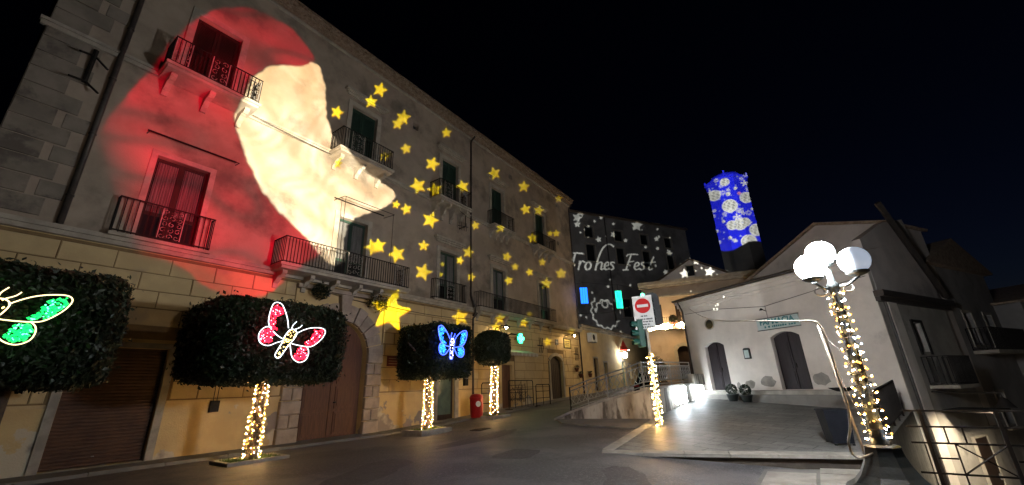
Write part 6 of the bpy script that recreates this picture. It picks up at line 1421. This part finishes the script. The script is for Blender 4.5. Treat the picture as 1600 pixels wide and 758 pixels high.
def main_slide(S, Z):
    C = np.zeros(S.shape+(3,)); C += np.array([.009,.0075,.006])            # a projector's black is never quite black
    fade = np.clip((S-1.2)/2.0,0,1); C *= (.55+.45*fade)[...,None]
    def lay(mask, col):
        for c in range(3): C[...,c] = C[...,c]*(1-mask)+col[c]*mask
    n1 = vnoise(S,Z,.55,1); n2 = vnoise(S+.4*Z,Z,1.6,2); n3 = vnoise(S*.6+Z,Z-S*.3,1.1,3); n4 = vnoise(S,Z,4.5,4)
    # wavy streaks that follow the sweep of the shapes
    wx = S+.55*(vnoise(S,Z,.9,11)-.5)*2; wz = Z+.55*(vnoise(S,Z,.9,12)-.5)*2
    hair = .5+.5*np.sin((wx*1.1-wz*.55)*9+6*vnoise(wx,wz,.8,13)); hair = .55*hair+.45*vnoise(wx,wz,3.2,14)
    ms = {k_: blur(in_poly(catmull([(p[0],p[1]) for p in v],True,6),S+.10*(n4-.5),Z+.10*(vnoise(S,Z,4.5,9)-.5)).astype(float),1) for k_,v in MASS.items()}
    one = np.ones(S.shape)
    crease = np.clip(1-3.2*np.abs(vnoise(S*.45+Z*.55,Z*.9-S*.35,.9,21)-.5),0,1)**2
    fold = np.clip(.80+.6*(n3-.5),.25,1.0)*(1-.72*crease)
    red = [.27*fold,.0018*fold,.010*fold]
    m = ms['red_big']*np.clip((S-1.35)/1.3+.75*(Z-8.4)/2,0.0,1)*np.clip(.35+(Z-3.6)/1.6,0,1)
    lay(m, red)
    big = vnoise(wx*.8-wz*.5,wz*.7+wx*.4,1.3,31); h = np.clip(.25+.55*hair+.55*(big-.4),0,1)
    lay(ms['cream'], [.95*(.60+.40*h),.86*(.54+.46*h),.66*(.45+.55*h)])
    lay(ms['cream']*np.clip((Z-11.6)/2.2+.9*(n1-.5),0,1)*.55, [.62*one,.42*one,.20*one])
    rr_ = np.hypot(S-10.7+.5*(n1-.5),Z-14.6+.5*(n3-.5)); sat = .5+.5*np.sin(rr_*4.2)      # satin folds running along the sweep
    lay(ms['cream']*(1-sat)**1.5*.62, [.50*one,.36*one,.20*one])
    rs = np.random.RandomState(8)
    for p in STARS:
        g = rs.uniform(.6,1.0); q = np.array(p); c0 = q.mean(0); w_ = np.ptp(q[:,0])
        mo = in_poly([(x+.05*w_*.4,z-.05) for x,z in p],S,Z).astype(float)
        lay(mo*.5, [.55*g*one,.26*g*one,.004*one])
        lay(in_poly(p,S,Z).astype(float)*.95, [.84*g*one,.70*g*one,.008*one])
    return np.clip(C,0,1)
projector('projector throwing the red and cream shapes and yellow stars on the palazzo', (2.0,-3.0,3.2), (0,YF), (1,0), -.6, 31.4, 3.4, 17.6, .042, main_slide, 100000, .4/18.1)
def seg_dist(S, Z, a, b_):
    ax, az = a; bx, bz = b_; dx, dz = bx-ax, bz-az; t = np.clip(((S-ax)*dx+(Z-az)*dz)/(dx*dx+dz*dz+1e-9),0,1); return np.hypot(S-ax-t*dx, Z-az-t*dz)
def back_slide(S, Z):
    C = np.zeros(S.shape+(3,))+.022; m = star_polys(S,Z,BSTARS)
    for st in STROKES:
        P = catmull(st, False, 5)
        for k in range(len(P)-1):
            a, b_ = P[k], P[k+1]; dx, dz = b_[0]-a[0], b_[1]-a[1]; L_ = math.hypot(dx,dz)+1e-9; w = .05+.085*abs(dx*.35-dz*.94)/L_
            bb = (S > min(a[0],b_[0])-.4)&(S < max(a[0],b_[0])+.4)&(Z > min(a[1],b_[1])-.4)&(Z < max(a[1],b_[1])+.4)
            m[bb] = np.maximum(m[bb], (seg_dist(S[bb],Z[bb],a,b_) < w).astype(float))
    # round medallion with a ring of loops, small dots and flakes
    cx, cz = 3.2, 9.75; r_ = np.hypot(S-cx,(Z-cz)); a_ = np.arctan2(Z-cz,S-cx)
    m = np.maximum(m, ((np.abs(r_-2.0-.12*np.cos(a_*14)) < .10)&(np.sin(a_)<.75)).astype(float)*.8)
    m = np.maximum(m, ((np.abs(r_-1.2-.25*np.abs(np.cos(a_*5))) < .09)&(Z > cz-.2)).astype(float)*.8)
    m = np.maximum(m, (np.abs(np.hypot(S-cx,Z-cz-.9)-.42) < .09).astype(float)*.7)
    rs = np.random.RandomState(5)
    for _ in range(46):
        x, z, q = rs.uniform(-1,24), rs.uniform(6,21.5), rs.uniform(.07,.19); m = np.maximum(m, (np.hypot(S-x,Z-z) < q).astype(float)*.8)
    m = blur(m,1); return np.clip(C+m[...,None]*np.array([.86,.92,.84]),0,1)
projector('projector throwing the greeting on the tall dark back house', (-1.2,-1.5,4.2), (43.43,20.43), (.86,-.51), -3.0, 27.0, 5.0, 22.3, .045, back_slide, 160000, .4/46)
def tower_slide(S, Z):
    C = np.zeros(S.shape+(3,)); w = (np.abs(S) < 3.25)&(Z < 34.9)&(Z > 21.0+.5*np.sin(S)); edge = blur(w.astype(float),3)
    C += edge[...,None]*np.array([.012,.02,.80])
    rs = np.random.RandomState(3); white = np.array([.80,.84,.80])
    def disc(x, z, r_, col=white, ring=None):
        d = np.hypot(S-x,(Z-z)); q = blur((d < r_).astype(float),1)[...,None]; tex = (np.where(d < r_*.88, .45+.4*(np.sin((S-x)*9+2*np.sin((Z-z)*3))*np.cos((Z-z)*7) > -.1), 1.0)*(1.0 if r_ > .5 else 1.2))[...,None]; C[:] = C*(1-q)+q*col*tex
    for x, z, r_ in ((-2.1,30.3,.95),(-.25,27.9,1.12),(2.3,28.8,.95),(.55,24.5,.95),(2.6,23.2,1.0),(-.55,24.6,.8),(1.2,21.5,1.1),(-.2,32.2,.7),(1.3,24.7,.75)): disc(x,z,r_)
    for x, z in ((-2.6,31.0),(2.55,31.3),(.4,25.8)):
        d = np.hypot(S-x,Z-z); a_ = np.arctan2(Z-z,S-x); q = blur((d < .32+.3*np.cos(5*a_-math.pi*2.5)).astype(float),1)[...,None]; C[:] = C*(1-q)+q*white
    for x, z, r_ in ((-.1,30.0,.33),(1.1,30.7,.25),(-1.6,25.5,.22),(2.7,26.7,.2),(-1.2,22.6,.26),(-.6,22.0,.16),(3.0,25.6,.2)): disc(x,z,r_)
    for _ in range(60):
        x, z, q = rs.uniform(-3.1,3.1), rs.uniform(21.5,33), rs.uniform(.05,.12); disc(x,z,q,np.array([.5,.6,.9]))
    for _ in range(26):
        x, z, q = rs.uniform(-3.0,3.0), rs.uniform(21.5,33), rs.uniform(.22,.42); d = np.hypot(S-x,Z-z); a_ = np.arctan2(Z-z,S-x); k_ = rs.choice((5,6,8)); f_ = blur((np.abs(d-q*(.7+.3*np.cos(k_*a_))) < .06).astype(float),1)[...,None]; C[:] = C*(1-f_)+f_*white
    disc(1.45,29.7,.26,np.array([.8,.3,.6]))
    return np.clip(C*edge[...,None],0,1)
_tl = np.array([TW[0]+1.2, TW[1]+1.5]); _tl = _tl/np.linalg.norm(_tl)
projector('projector throwing pale ornaments on blue at the bell tower', (-1.2,-1.5,5.0), TW, (_tl[1],-_tl[0]), -4.0, 4.0, 20.5, 35.4, .05, tower_slide, 340000, .4/70)
